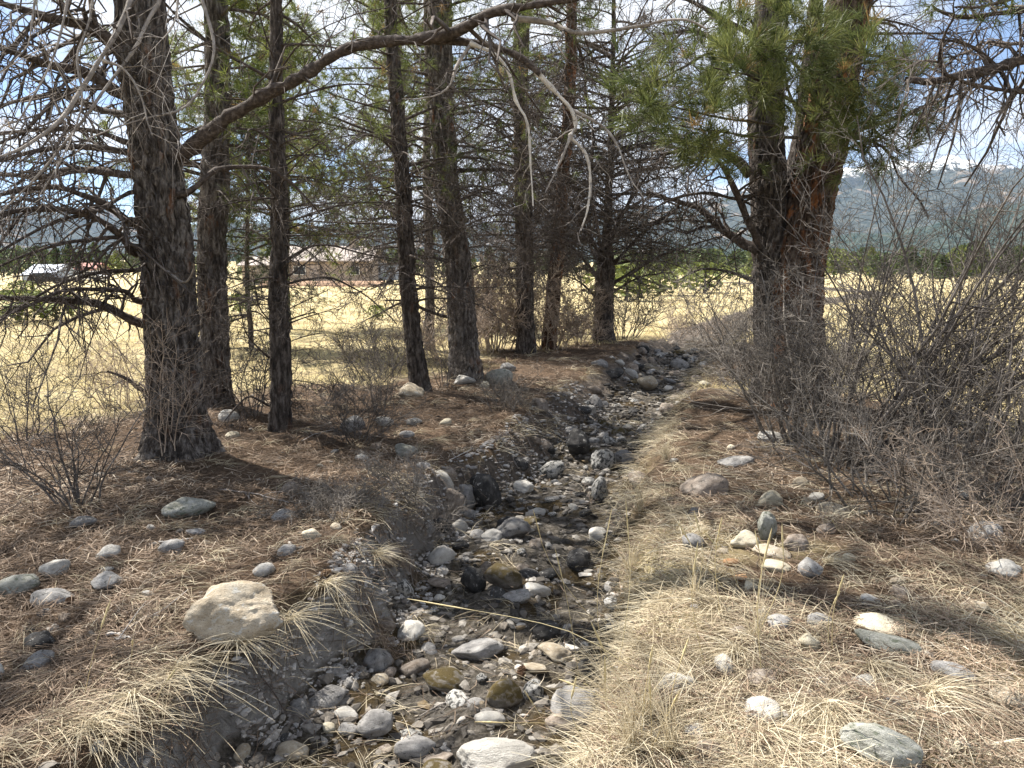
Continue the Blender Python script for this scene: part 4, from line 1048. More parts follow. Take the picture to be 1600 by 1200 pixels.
# --- pine standing out of the picture on the right: its limb reaches in
bx = 6.6; by = 6.4
t = Tree('pine_tree', 'pine whose dark bare curling limb reaches in against the snowy mountain and blue sky', (bx, by, hz(bx, by)), seed=26)
t.trunk([(bx, by, hz(bx, by) - .15), (bx, by, 2), (bx + .1, by, 5), (bx + .1, by, 9)], [.24, .2, .16, .03], M_BARK, 28, .08, .014)
for pts, r0, y1 in [([(1700, 60), (1600, 92), (1549, 108), (1499, 118), (1455, 127), (1415, 124)], .06, 6.1), ([(1700, 120), (1620, 142), (1560, 140), (1520, 132), (1480, 120)], .03, 5.9), ([(1480, 122), (1468, 95), (1475, 60), (1490, 30)], .02, 6.0),
                    ([(1560, 108), (1530, 80), (1500, 66), (1450, 60)], .02, 6.2), ([(1700, -20), (1620, 10), (1560, 20), (1500, 25), (1460, 12)], .035, 6.4)]:
    t.limb(L_(t, by, y1, pts), r0, r0 * .4, n1=15, n2=6, K=20, sides=8, L1=.55, L2=.3, g1=(-.1, 0, -.65), g2=(0, 0, -.25), t0=.1, ang1=1.2, wig=.02)
for pts in [[(1700, -60), (1600, -10), (1540, 10), (1490, 15)], [(1700, -90), (1580, -40), (1480, -15), (1430, -10)]]:
    t.limb(L_(t, by, 6.0, pts), .03, .008, n1=10, n2=3, K=14, L1=.35, L2=.2, live=.8, g1=(0, 0, .1))
t.limbs(14, 4.4, 8.6, 2.0, .7, r=.03, live=.85, n1=9, n2=3, L1=.5, L2=.25, droop=.0)
t.finish(n=24, L=.15, w=.006)
# --- pine out of the picture on the other side: shades the needle mat
bx, by = -4.9, 4.3
t = Tree('pine_tree', 'pine out of sight beside the needle mat, casting broken shade over it', (bx, by, hz(bx, by)), seed=27)
t.trunk([(bx, by, hz(bx, by) - .15), (bx, by, 2), (bx - .1, by, 5), (bx - .1, by, 10)], [.27, .23, .18, .03], M_BARK, 28, .08, .014)
t.limbs(14, 3.4, 6.5, 1.8, 2.4, r=.03, n1=11, n2=7, L1=.6, L2=.32, droop=-.2, rmin=.004)
t.limbs(17, 3.7, 9.6, 2.3, .8, r=.035, live=.75, n1=10, n2=3, L1=.6, L2=.28, droop=-.05)
t.finish(n=20, L=.17, w=.009)
# ------------------------------------------------------------------ bare shrubs
def shrub(px, py, label, n, Hh, spread, mat=None, seed=1, lean=(0, 0), foot=.15, n1=9, n2=6, L1=.4, L2=.2, r0=.008, droop=-.1, n3=0, L3=.07, name='bare_shrub', rmin=.0021, cat='shrub', crook=.10):
    r = np.random.default_rng(seed); mat = mat or M_SHRUB
    P0 = hit(px, py)
    root = empty(name, P0, label, cat)
    St = []
    for k in range(n):
        a = r.random() * 6.283; tl = spread * (.15 + .85 * r.random() ** .7)
        d = unit(np.array([math.cos(a) * tl + lean[0], math.sin(a) * tl + lean[1], 1.0]))
        L = Hh * (.5 + .6 * r.random())
        f = foot * r.random()
        b = np.array([P0[0] + math.cos(a) * f, P0[1] + math.sin(a) * f, 0]); b[2] = hz(b[0], b[1]) - .02
        u = np.linspace(0, 1, 9)[:, None]
        P = b + d * L * u + np.array([math.cos(a), math.sin(a), 0]) * L * .22 * u ** 2 * r.normal() + np.array([0, 0, droop * L]) * u ** 2
        P = P + np.cumsum(r.normal(size=P.shape), 0) * (L * crook / 9) * (u > 0)
        rad = r0 * (.5 + .7 * r.random()) * (1 - .75 * u[:, 0])
        V, Q = tubes(P[None], rad[None], 6 if r0 > .01 else 5)
        link('stem', mesh('stem', V - P0, Q), mat, root)
        St.append((P, rad))
    P = np.stack([a for a, _ in St]); Rr = np.stack([b for _, b in St])
    A, ra = twigs_from(P, Rr, n1, 4, L1, .85, (0, 0, .06), .18, 1, .62, r, rmin=rmin * 1.35, wig=.12)
    parts = [tubes(A, ra, 3)]
    B, rb = twigs_from(A, ra, n2, 3, L2, .78, (0, 0, .1), .1, 1, .7, r, rmin=rmin, wig=.10)
    parts.append(tubes(B, rb, 3))
    if n3:
        Cc, rc = twigs_from(B, rb, n3, 2, L3, 1.1, (0, 0, 0), .1, 1, .8, r, rmin=rmin * .9, wig=.1)
        parts.append(tubes(Cc, rc, 3))
    V, Q = join(parts)
    tag(link('twigs', mesh('twigs', V - P0, Q), mat, root), kind='stuff')
    return root
M_SHRUB_GREY = wood_mat('grey_shrub_stem', (.085, .075, .065), (.165, .147, .128), (.31, .28, .25), 6)
shrub(1245, 690, 'tallest grey thicket shrub with a dark thick stem, directly before the double-stemmed pine', 20, 2.0, .65, M_SHRUB_GREY, 61, (.0, 0), .3, 12, 7, .6, .28, .014, n3=2)
shrub(1330, 730, 'arching bare shrub whose long sprays stand out against the blue mountain slope', 28, 3.1, .55, M_SHRUB, 62, (.42, 0), .3, 11, 6, .6, .28, .013, n3=2)
shrub(1400, 785, 'dense tangled low shrub in the middle of the grey thicket', 20, 1.4, 1.0, M_SHRUB_GREY, 63, (.1, 0), .4, 9, 6, .45, .22, .009, n3=1)
shrub(1530, 790, 'dark stemmed spreading shrub at the picture edge end of the thicket', 26, 2.7, .55, M_SHRUB, 64, (.15, .1), .35, 10, 6, .5, .25, .013, n3=2)
shrub(1160, 600, 'twiggy shrub arching over the upper creek between creek and double-stemmed pine', 17, 1.6, .6, M_SHRUB, 65, (-.05, 0), .3, 9, 6, .5, .24, .009, n3=1)
shrub(1440, 690, 'shrub behind the thicket rising over the yellow field', 24, 2.9, .55, M_SHRUB, 66, (.2, .1), .35, 10, 6, .5, .25, .011, n3=2)
shrub(1600, 700, 'bare shrub half cut by the picture edge before the yellow field', 14, 1.9, .6, M_SHRUB, 74, (.0, .1), .3, 9, 6, .5, .25, .011, n3=1)
shrub(1560, 850, 'pale yellowish twigs creeping low over rocks beneath the thicket', 14, .8, 1.1, M_SHRUB_TAN, 67, (-.35, -.1), .3, 8, 5, .3, .15, .006, n3=1)
shrub(1225, 640, 'grey twig mass behind the dark thick stem of the tallest thicket shrub', 12, 1.2, .6, M_SHRUB_GREY, 75, (-.1, 0), .35, 9, 6, .4, .2, .008, n3=1)
shrub(120, 790, 'wide open bare shrub beside the needle mat with forking reddish stems', 13, 1.25, .75, M_SHRUB, 68, (-.15, 0), .2, 8, 5, .45, .22, .008, n3=1)
shrub(262, 712, 'tan upright twigs growing right against the thickest pine trunk', 12, 1.35, .28, M_SHRUB_TAN, 69, (.08, 0), .15, 8, 5, .38, .2, .006)
shrub(40, 690, 'thin bare shrub at the picture edge before the pale field', 11, 1.2, .7, M_SHRUB, 70, (.1, 0), .25, 8, 5, .42, .22, .007, n3=1)
shrub(560, 690, 'low dark round shrub on the needle slope above the creek', 18, .78, .9, M_SHRUB, 71, (0, 0), .15, 8, 5, .3, .15, .006, n3=1)
shrub(585, 640, 'small bare shrub behind the low dark round shrub', 13, .85, .8, M_SHRUB, 76, (-.2, 0), .2, 8, 5, .32, .16, .006)
shrub(692, 605, 'small twiggy shrub squeezed between the leaning pine and the stout pine', 13, .8, .6, M_SHRUB, 72, (0, 0), .15, 8, 5, .3, .16, .006)
shrub(772, 548, 'tall pale tan brush filling the gap right of the stout brown pine'.replace('right of', 'beside'), 34, 2.0, .5, M_SHRUB_TAN, 73, (0, 0), .6, 12, 7, .5, .26, .014, n3=1, rmin=.007)
shrub(850, 545, 'pale brush around the foot of the thin reddish pine', 26, 1.5, .65, M_SHRUB_TAN, 77, (0, 0), .6, 10, 6, .42, .22, .013, n3=1, rmin=.007)
shrub(700, 566, 'tan twiggy brush right behind the stout brown pine and its boulders'.replace('right behind', 'just behind'), 24, 1.3, .7, M_SHRUB_TAN, 84, (-.2, 0), .5, 9, 6, .4, .22, .010, rmin=.005)
shrub(600, 590, 'grey brown brush at the field edge behind the narrow leaning pine', 20, 1.0, .8, M_SHRUB, 85, (-.2, 0), .5, 9, 6, .36, .2, .009, rmin=.004)
shrub(395, 650, 'scraggly bare shrub between the half hidden pine and the slender dark pine', 12, 1.1, .6, M_SHRUB, 86, (0, 0), .2, 8, 5, .34, .18, .008, rmin=.003)
shrub(480, 640, 'low brown brush just past the slender dark pine at the litter edge', 16, .6, 1.0, M_SHRUB, 87, (.1, 0), .4, 8, 5, .26, .14, .006, rmin=.003)
shrub(170, 640, 'pale spindly shrub on the field side of the thickest pine', 13, 1.1, .7, M_SHRUB_TAN, 88, (-.2, 0), .3, 8, 5, .36, .18, .007, rmin=.0025)
shrub(975, 530, 'dark upright brush fanning out around the low forked pine', 24, 1.6, .75, M_SHRUB, 78, (.1, 0), .4, 9, 5, .42, .22, .013, rmin=.006)
shrub(905, 540, 'grey brush between the thin reddish pine and the low forked pine', 22, 1.3, .8, M_SHRUB_TAN, 79, (0, 0), .5, 9, 6, .4, .2, .011, rmin=.006)
shrub(795, 640, 'fine grey dead shrublet on the bank above the creek near the boulders', 18, .55, 1.0, M_SHRUB_GREY, 80, (0, 0), .2, 8, 5, .22, .12, .005, rmin=.002)
shrub(640, 770, 'low grey dead shrublet on the needle slope above the bare bank', 14, .34, 1.3, M_SHRUB_GREY, 81, (0, 0), .2, 8, 5, .18, .1, .004, n3=1)
shrub(530, 800, 'pale grey wiry shrublet by the bank lip on the needle slope', 14, .3, 1.4, M_SHRUB_GREY, 82, (0, 0), .2, 8, 5, .16, .09, .004, n3=1)
shrub(1060, 530, 'pinkish bare brush out in the sunlit field past the creek bend', 22, 1.1, .9, M_SHRUB_TAN, 83, (0, 0), .9, 8, 5, .4, .22, .009, rmin=.005)

# ------------------------------------------------------------------ needle litter, dry grass
def ribbons(P, W, S_):
    """P (M,K,3) centre lines, W (M,) width, S_ (M,3) side -> verts, quads (tapered)"""
    M, K = P.shape[:2]
    tap = np.linspace(1, .25, K)
    off = S_[:, None, :] * (W[:, None] * .5 * tap)[..., None]
    V = np.stack([P - off, P + off], 2).reshape(-1, 3)
    b = (np.arange(M)[:, None] * K + np.arange(K - 1)[None, :]) * 2
    return V, np.stack([b, b + 1, b + 3, b + 2], -1).reshape(-1, 4), K - 1
def polar(r, n, d0, d1, amax, p=1.0):
    u = r.random(n); d = d0 * (d1 / d0) ** (u ** p); a = (r.random(n) * 2 - 1) * amax
    return d * np.sin(a), d * np.cos(a)
r = np.random.default_rng(31)
X, Y = polar(r, 160000, 1.75, 17, R(44) if False else R_(44), .9)
lw = litter_w(X, Y) + .25 * vn(X * 1.7, Y * 1.7, seed=33)
_, bed_, a_, b__ = height(X, Y, True)
pr_ = (.25 + .75 * sstep(-.35, .15, fbm(X * 1.4, Y * 1.4, o=3, seed=39))) * np.maximum(sstep(.12, .5, lw), .75 * (X > bedR(Y) + .25) * (np.hypot(X, Y) < 8)) * (1 - bed_) + .035 * bed_ + .35 * sstep(0, .3, .3 - np.abs(bed_ - .5)) * (bed_ < .6)
k = r.random(len(X)) < pr_
X, Y = X[k], Y[k]; n_ = len(X)
Z = height(X, Y)
d = np.hypot(X, Y)
yaw = vn(X * 3.1, Y * 3.1, seed=34) * 3.0 + r.normal(size=n_) * .9
clump = np.maximum(0, fbm(X * 4.2, Y * 4.2, o=2, seed=35)) * .05
pit = r.normal(size=n_) * .22
ln = (.09 + .08 * r.random(n_))
D = np.stack([np.cos(yaw) * np.cos(pit), np.sin(yaw) * np.cos(pit), np.sin(pit)], 1)
c = np.stack([X, Y, Z + .004 + (clump + .018) * r.random(n_)], 1)
bend = np.stack([-np.sin(yaw), np.cos(yaw), np.zeros(n_)], 1) * (r.normal(size=n_) * .18)[:, None]
P = np.stack([c - D * ln[:, None] * .5, c + bend * ln[:, None] * .5, c + D * ln[:, None] * .5], 1)
e2 = height(P[:, 2, 0], P[:, 2, 1]); e0 = height(P[:, 0, 0], P[:, 0, 1])
P[:, 2, 2] = np.maximum(P[:, 2, 2], e2 + .003); P[:, 0, 2] = np.maximum(P[:, 0, 2], e0 + .003)
sd = unit(np.cross(D, np.array([0, 0, 1.0]) + .5 * r.normal(size=(n_, 3))))
V, Q, rep = ribbons(P, .0022 * (1 + d * .22), sd)
tone = np.clip(.45 + .3 * vn(X * 1.1, Y * 1.1, seed=36) + .24 * r.normal(size=n_), 0, 1)
tag(link('needle_litter', mesh('needle_litter', V, Q, False, {'rnd': ('FACE', 'FLOAT', np.repeat(tone, rep))}), M_LITTER),
    'brown fallen pine needles matted over both creek banks', 'needles', kind='stuff')

def grass_blades(X, Y, hgt, lean, r, wid, bendk, yaw=None, K=4, z=None):
    n_ = len(X)
    Z = height(X, Y) if z is None else z
    a = r.random(n_) * 6.283 if yaw is None else yaw
    u = np.linspace(0, 1, K)
    h = np.stack([np.cos(a), np.sin(a), 0 * a], 1)
    d = unit(h * np.sin(lean)[:, None] + np.array([0, 0, 1.0]) * np.cos(lean)[:, None])
    P = np.stack([X, Y, Z - .005], 1)[:, None, :] + d[:, None, :] * (hgt[:, None] * u)[..., None]
    P = P + h[:, None, :] * (hgt[:, None] * bendk[:, None] * u ** 2)[..., None] - np.array([0, 0, 1.0]) * (hgt[:, None] * bendk[:, None] * .75 * u ** 2.2)[..., None]
    g = height(P[..., 0].ravel(), P[..., 1].ravel()).reshape(P.shape[:2])
    P[..., 2] = np.where(g < P[:, :1, 2] - .12, P[..., 2], np.maximum(P[..., 2], g + .004))
    sd = unit(np.cross(d, r.normal(size=(n_, 3))))
    return ribbons(P, wid, sd)
def tufted(r, n_t, per, pos, spread):
    X, Y = pos(r, n_t); m_ = len(X)
    tx = np.repeat(X, per) + r.normal(size=m_ * per) * spread[0] * .5
    ty = np.repeat(Y, per) + r.normal(size=m_ * per) * spread[0] * .5
    return tx, ty, np.repeat(r.random(m_), per), np.repeat(r.random(m_) * 6.283, per)
# straw on the grassy bank
def straw_w(X, Y):
    x = X - bedR(Y)
    w_ = sstep(.05, .35, x) * np.maximum(1 - sstep(.45, .8, x + .25 * vn(Y * 2, X, seed=48)), sstep(-.12, .25, fbm(X * 2.1, Y * 2.1, o=3, seed=49))) * (1 - sstep(1.5, 3.2, x + .5 * vn(X * .8, Y * .8, seed=40))) * (1 - sstep(3.6, 6.2, Y + .8 * vn(X * 1.3, Y, seed=41)))
    return np.maximum(w_, .35 * sstep(0, .4, x) * (Y < 7) * (x < 3.5) * (vn(X * 1.6, Y * 1.6, seed=42) > .0))
def pos_r(r, n):
    X, Y = polar(r, n * 3, 1.5, 8, R_(46), 1.15)
    k = r.random(len(X)) < straw_w(X, Y)
    return X[k][:n], Y[k][:n]
r = np.random.default_rng(43)
x, y, t1, yw = tufted(r, 1150, 26, pos_r, np.full(1, .10))
RD = np.array(rock_discs)
def off_rocks(x, y, f):
    k = np.ones(len(x), bool)
    for a, b_, s_, _ in RD: k &= (x - a) ** 2 + ((y - b_) * 1.0 + .25 * s_) ** 2 > (f * s_) ** 2
    return k
k = off_rocks(x, y, 1.05); x, y, t1, yw = x[k], y[k], t1[k], yw[k]
n_ = len(x)
hgt = (.05 + .13 * r.random(n_) ** 1.3) * (.7 + .7 * t1)
lean = np.clip(.95 + .40 * r.normal(size=n_), .1, 1.5)
flow = vn(x * 1.5, y * 1.5, seed=44) * 3 + np.where(t1 > .5, -1.2, 2.4)
yaw = np.where(r.random(n_) < .45, flow + r.normal(size=n_) * .5, r.random(n_) * 6.283)
V, Q, rep = grass_blades(x, y, hgt, lean, r, .0026 * (1 + np.hypot(x, y) * .16), .35 + .5 * r.random(n_), yaw)
tone = np.clip(.5 * t1 + .5 * r.random(n_) + .28 * vn(x * 1.8, y * 1.8, seed=47), 0, 1)
tag(link('dry_grass', mesh('dry_grass', V, Q, False, {'rnd': ('FACE', 'FLOAT', np.repeat(tone, rep))}), M_STRAW),
    'pale dry grass matted and bent over the sunlit creek bank', 'grass', kind='stuff')
# thin grass on the other bank lip, upper creek and under the trees
def pos_l(r, n):
    X, Y = polar(r, n * 6, 1.8, 15, R_(40), 1.0)
    tl = topL(Y); br = bedR(Y)
    w_ = .9 * np.exp(-((X - tl + .06) / .14) ** 2) * (vn(Y * 3, Y * 0, seed=46) > -.25) + .8 * np.exp(-((X - br - .45) / .35) ** 2) * (Y > 3) + .15
    k = r.random(len(X)) < w_
    return X[k][:n], Y[k][:n]
x, y, t1, yw = tufted(r, 900, 16, pos_l, np.full(1, .06))
k = off_rocks(x, y, .95); x, y, t1, yw = x[k], y[k], t1[k], yw[k]
n_ = len(x)
side_l = x < (topL(y) + bedR(y)) / 2
yaw = np.where(side_l, r.normal(size=n_) * .8 - .4, math.pi + r.normal(size=n_) * .9)
V, Q, rep = grass_blades(x, y, (.05 + .10 * r.random(n_)) * (1 + y * .05), np.clip(.8 + .4 * r.normal(size=n_), .1, 1.6), r, .0026 * (1 + y * .2), .5 + .6 * r.random(n_), yaw)
tag(link('bank_grass', mesh('bank_grass', V, Q, False, {'rnd': ('FACE', 'FLOAT', np.repeat(np.clip(.45 * t1 + .5 * r.random(n_), 0, 1), rep))}), M_STRAW),
    'thin dry grass drooping over the lips of both creek banks', 'grass', kind='stuff')
# field grass, coarser with distance
def pos_f(r, n):
    X, Y = polar(r, n * 2, 7, 75, R_(42), .9)
    w_ = 1 - np.clip(litter_w(X, Y) * 1.3, 0, 1) * (np.hypot(X, Y) < 16)
    _, bd, _, _ = height(X, Y, True)
    k = (r.random(len(X)) < w_) & (bd < .2)
    return X[k][:n], Y[k][:n]
x, y, t1, yw = tufted(r, 3000, 9, pos_f, np.full(1, .2))
n_ = len(x); d = np.hypot(x, y)
V, Q, rep = grass_blades(x, y, (.10 + .16 * r.random(n_)) * (.8 + .4 * t1), np.clip(.4 + .35 * r.normal(size=n_), 0, 1.3), r, .003 * (1 + d * .22), .2 + .4 * r.random(n_), K=3)
tag(link('field_grass', mesh('field_grass', V, Q, False, {'rnd': ('FACE', 'FLOAT', np.repeat(np.clip(.5 * t1 + .5 * r.random(n_), 0, 1), rep))}), M_FIELD),
    'short yellow grass of the open field behind the pines', 'grass', kind='stuff')

# single tufts hanging over the bare bank
def tuft(px, py, label, n, L, yaw0, seed, lean0=.7, droop=.9):
    r = np.random.default_rng(seed); P0 = hit(px, py)
    yaw = yaw0 + r.normal(size=n) * .75
    x = P0[0] + r.normal(size=n) * .014; y = P0[1] + r.normal(size=n) * .014
    V, Q, rep = grass_blades(x, y, L * (.6 + .6 * r.random(n)), np.clip(lean0 + .3 * r.normal(size=n), 0, 1.6), r, np.full(n, .0032), droop * (.5 + .7 * r.random(n)), yaw, K=6, z=np.full(n, P0[2] + .01))
    root = empty('grass_tuft', P0, label, 'grass tuft')
    tag(link('blades', mesh('blades', V - P0, Q, False, {'rnd': ('FACE', 'FLOAT', np.repeat(.25 + .7 * r.random(n), rep))}), M_STRAW, root), kind='stuff')
for k, (px, py, lab, n, L, yw) in enumerate([
    (370, 1008, 'pale grass tuft drooping over the bare bank just below the biggest tan boulder', 70, .20, -.9),
    (268, 1055, 'fan shaped dry grass tuft spilling over the half hidden tan stone', 70, .24, -.4),
    (208, 1092, 'wispy grass tuft hanging over the bank lip nearest the picture bottom'.replace('nearest', 'close to'), 70, .20, -1.0),
    (140, 1140, 'dark shaded grass tuft on the bank lip in the bottom corner of the needle mat', 50, .2, -.8),
    (447, 970, 'grass tuft hanging beside the biggest tan boulder down the silt face', 60, .24, -.6),
    (505, 915, 'grass tuft on the overhanging lip by a small pine cone', 70, .18, -.9),
    (585, 870, 'bright straw tuft at the corner where the bank bends', 80, .17, -.7),
    (1150, 1020, 'grey old grass tuft with a dark heart on the sunlit bank', 90, .18, -2.2),
    (1355, 1045, 'grey grass tuft growing around a pale stone', 90, .2, -1.2),
    (1290, 880, 'rounded grass tuft beside the smooth round grey stone', 80, .17, -1.0),
    (1290, 1110, 'broad pale grass tuft on the sunlit bank above the long mossy slab', 110, .2, -1.9), (1085, 1075, 'pale rounded grass tuft at the crest of the sunlit bank', 110, .2, 3.0), (1180, 1150, 'thick straw tuft in front of the pale rounded tuft', 110, .2, -1.2),
    (1450, 1090, 'flattened grass tuft combed sideways near the long mossy slab', 110, .24, -.8),
    (640, 1000, 'clump of orange needles draped over the grey creek stone', 1, .1, -.9)]):
    if n > 1: tuft(px, py, lab, n, L, yw, 300 + k)
for k, (px, py, lab, n, L) in enumerate([(955, 1100, 'upright pale grass tuft at the creek edge beside the big leaning slab', 60, .26), (985, 1175, 'upright blond grass tuft low on the bank by the long whitish boulder', 80, .30), (1010, 1130, 'upright blond grass tuft just above the big leaning slab', 70, .27),
    (1045, 1180, 'tall upright grass tuft among the seed stalks at the picture bottom', 80, .28), (965, 1020, 'thin upright grass tuft hanging over the dark creek edge', 50, .24), (1085, 940, 'sparse upright grass tuft below the orange stones', 40, .26), (1180, 1000, 'sparse tall grass tuft before the squarish cream stone', 36, .28), (985, 900, 'drooping grass tuft on the creek edge by the black rough stone', 60, .24), (1000, 800, 'tangled grass tuft over the creek edge by the tall speckled stone', 60, .26), (1040, 720, 'grass tuft on the shaded upper bank before the grey boulder', 60, .26)]):
    tuft(px, py, lab, int(n * 1.3), L * 1.35, -1.9, 360 + k, lean0=.28, droop=.35)
# clumps of fallen needles caught in the creek
def needle_clump(px, py, label, n, rad, seed, yaw0):
    r = np.random.default_rng(seed); P0 = hit(px, py)
    x = P0[0] + r.normal(size=n) * rad; y = P0[1] + r.normal(size=n) * rad * .6
    yaw = yaw0 + r.normal(size=n) * .5
    z = height(x, y) + .06 * np.exp(-((x - P0[0]) ** 2 + (y - P0[1]) ** 2) / (rad * rad)) + .03 * r.random(n)
    D = np.stack([np.cos(yaw), np.sin(yaw), -.25 + .3 * r.normal(size=n)], 1); D = unit(D)
    c = np.stack([x, y, z], 1); L = (.11 + .07 * r.random(n))[:, None]
    P = np.stack([c - D * L * .5, c + np.array([0, 0, .02]), c + D * L * .5], 1)
    V, Q, rep = ribbons(P, np.full(n, .003), unit(np.cross(D, r.normal(size=(n, 3)))))
    o = link('needle_clump', mesh('needle_clump', V - P0, Q, False, {'rnd': ('FACE', 'FLOAT', np.repeat(.35 + .5 * r.random(n), rep))}), M_LITTER, None, P0)
    tag(o, label, 'needle clump')
needle_clump(590, 1005, 'orange brown needle clump draped over a grey stone at the bank foot', 260, .075, 330, -1.1)
needle_clump(632, 885, 'small reddish needle clump lodged above the pale stone at the bank foot', 160, .05, 331, -1.0)
needle_clump(800, 640, 'reddish brown needle heap hanging from the bank above the upper creek', 260, .2, 332, -.6)

# tall dry stalks
M_STALK = blade_mat('grass_stalk', [(0, (.55, .45, .24)), (1, (.66, .57, .34))], .2)
STALKS = [((960, 1010), (834, 800)), ((905, 1060), (868, 860)), ((943, 1060), (955, 800)), ((962, 1070), (978, 785)), ((1000, 1130), (925, 975)), ((1010, 1060), (645, 937)),
          ((985, 1110), (875, 1062)), ((940, 1090), (912, 1068)), ((905, 1130), (745, 1128)), ((880, 1170), (820, 1080)), ((1000, 1180), (1020, 1010)), ((960, 1200), (945, 1030)),
          ((1020, 1200), (1015, 1060)), ((1100, 1040), (1090, 850)), ((1125, 960), (1128, 810)), ((1180, 1000), (1222, 822)), ((1190, 1060), (1205, 830)), ((1295, 1010), (1312, 925)),
          ((1300, 1020), (1318, 900)), ((1310, 830), (1300, 812)), ((1140, 930), (1060, 818)), ((1090, 930), (1085, 800)), ((1160, 930), (1100, 830)), ((130, 1095), (172, 940)), ((205, 1040), (207, 1000)),
          ((230, 1130), (275, 1045)), ((1010, 1190), (1062, 1080)), ((930, 1190), (900, 1060)), ((1040, 1130), (1075, 1000)), ((1180, 960), (1180, 830))]
for k, (b_, tp) in enumerate(STALKS):
    r = np.random.default_rng(400 + k)
    B = hit(*b_)
    T_ = yp(tp[0], tp[1], B[1] + (.02 if abs(tp[0] - b_[0]) < 120 else .25) * r.normal())
    if T_[2] < B[2] + .03: T_[2] = B[2] + .03
    L = np.linalg.norm(T_ - B)
    mid = (B + T_) / 2 + np.array([r.normal() * .03, r.normal() * .02, .03]) * L * 2
    P = spline([B, mid, T_], 9)
    root = empty('grass_stalk', B, 'tall thin dry grass stalk with seed head standing over the creek bank' if b_[0] > 500 else 'lone thin grass stalk leaning over the brown needle mat', 'grass stalk',
                 'tall grass stalks by the creek' if b_[0] > 500 else 'grass stalks on the needle mat')
    V, Q = tubes(P[None], np.linspace(.0017, .0009, 9)[None], 4)
    f = len(Q)
    link('stem', mesh('stem', V - B, Q, True, {'rnd': ('FACE', 'FLOAT', np.full(f, r.random()))}), M_STALK, root)
    hp = spline([P[6], P[7], P[8]], 12); hp = np.vstack([hp, hp[-1:] + (hp[-1] - hp[-2])])
    rad = (.0034 if L < .6 else .0021) * (np.sin(np.linspace(.25, math.pi, 13)) ** .7) * (1 + .3 * r.normal(size=13).clip(-1, 1)) + .0006
    V, Q = tubes(hp[None], rad[None], 5)
    link('seed_head', mesh('seed_head', V - B, Q, True, {'rnd': ('FACE', 'FLOAT', r.random(len(Q)))}), M_STALK, root)

# thin roots laid bare along the crumbling bank
for k in range(22):
    r = np.random.default_rng(600 + k); Y = 3.0 + 7.5 * (k + r.random()) / 22
    x0 = topL(Y) - .02; B = np.array([x0, Y, hz(x0, Y) - .02]); L = .25 + .35 * r.random()
    u = np.linspace(0, 1, 9); px_ = x0 + (.12 + .25 * r.random()) * u + .03 * np.cumsum(r.normal(size=9)) * u; py_ = Y + (r.random() - .6) * L * u + .02 * np.cumsum(r.normal(size=9))
    P = np.stack([px_, py_, height(px_, py_) + .012 + .03 * np.sin(u * math.pi)], 1)
    root = empty('exposed_root', B, 'thin bare root trailing down the crumbling creek bank', 'root', 'thin roots trailing down the creek bank')
    V, Q = tubes(P[None], (np.linspace(.006, .002, 9) * (.6 + .8 * r.random()))[None], 5); link('root', mesh('root', V - B, Q), M_GREYWOOD if k % 3 else M_TWIG, root)
    A, ra = twigs_from(P[None], np.full((1, 9), .003), 5, 5, .14, .9, (0, 0, -.2), .2, 1, .6, r, rmin=.001)
    V, Q = tubes(A, ra, 3); tag(link('rootlets', mesh('rootlets', V - B, Q), M_TWIG, root), kind='stuff')
# ------------------------------------------------------------------ fallen sticks and pine cones
STICKS = [
 ([(232, 850), (262, 846), (300, 842)], .008, M_WHITEWOOD, 'bleached forked stick lying across a grey stone on the needles'),
 ([(345, 765), (400, 772), (452, 786)], .009, M_GREYWOOD, 'long grey stick lying on needles under the slender dark pine'),
 ([(590, 740), (640, 768), (668, 800)], .008, M_GREYWOOD, 'grey stick running down the slope below the grey-green wedge'),
 ([(165, 990), (196, 992), (206, 1000)], .006, M_WHITEWOOD, 'short bleached twig with a kink on the needle mat'),
 ([(180, 1000), (205, 994)], .005, M_WHITEWOOD, 'small pale wood chip beside the kinked bleached twig'),
 ([(225, 964), (246, 962)], .005, M_WHITEWOOD, 'tiny bleached stick above the kinked twig'),
 ([(470, 690), (500, 676), (540, 668)], .007, M_GREYWOOD, 'grey dead branch propped on the slope beyond the slender pine'),
 ([(1400, 800), (1450, 796), (1520, 790)], .009, M_GREYWOOD, 'grey dead branch lying under the tangled thicket'),
 ([(1090, 700), (1120, 690), (1180, 720)], .006, M_TWIG, 'dark crooked twig on needles near the low grey boulder'),
 ([(960, 1040), (990, 1055), (1010, 1052)], .005, M_WHITEWOOD, 'pale broken stem at the creek edge among tall stalks'),
 ([(700, 720), (724, 708), (740, 700)], .005, M_WHITEWOOD, 'thin bleached stick on the sunlit needle slope'),
 ([(730, 1085), (690, 1100), (655, 1120)], .004, M_GREYWOOD, 'thin grey twig lying between the mossy creek stones'),
]
for k, (pxs, r0, mat, lab) in enumerate(STICKS):
    r = np.random.default_rng(500 + k)
    P = np.array([hit(a, b_, r0 + .006) for a, b_ in pxs])
    B = P[0].copy(); P = spline(P, 12); P += r.normal(size=P.shape) * r0 * .4
    rad = np.linspace(r0, r0 * .45, 12) * (1 + .15 * r.normal(size=12))
    root = empty('fallen_stick', B, lab, 'stick')
    V, Q = tubes(P[None], rad[None], 7); link('stick', mesh('stick', V - B, Q), mat, root)
    A, ra = twigs_from(P[None], rad[None], 4, 4, .14 + 6 * r0, .8, (0, 0, .02), .2, .95, .6, r, side=.25)
    for q in range(len(A)):
        V, Q = tubes(A[q:q + 1], ra[q:q + 1], 5); link('side_twig', mesh('side_twig', V - B, Q), mat, root)
m, n, b = new_mat('pine_cone')
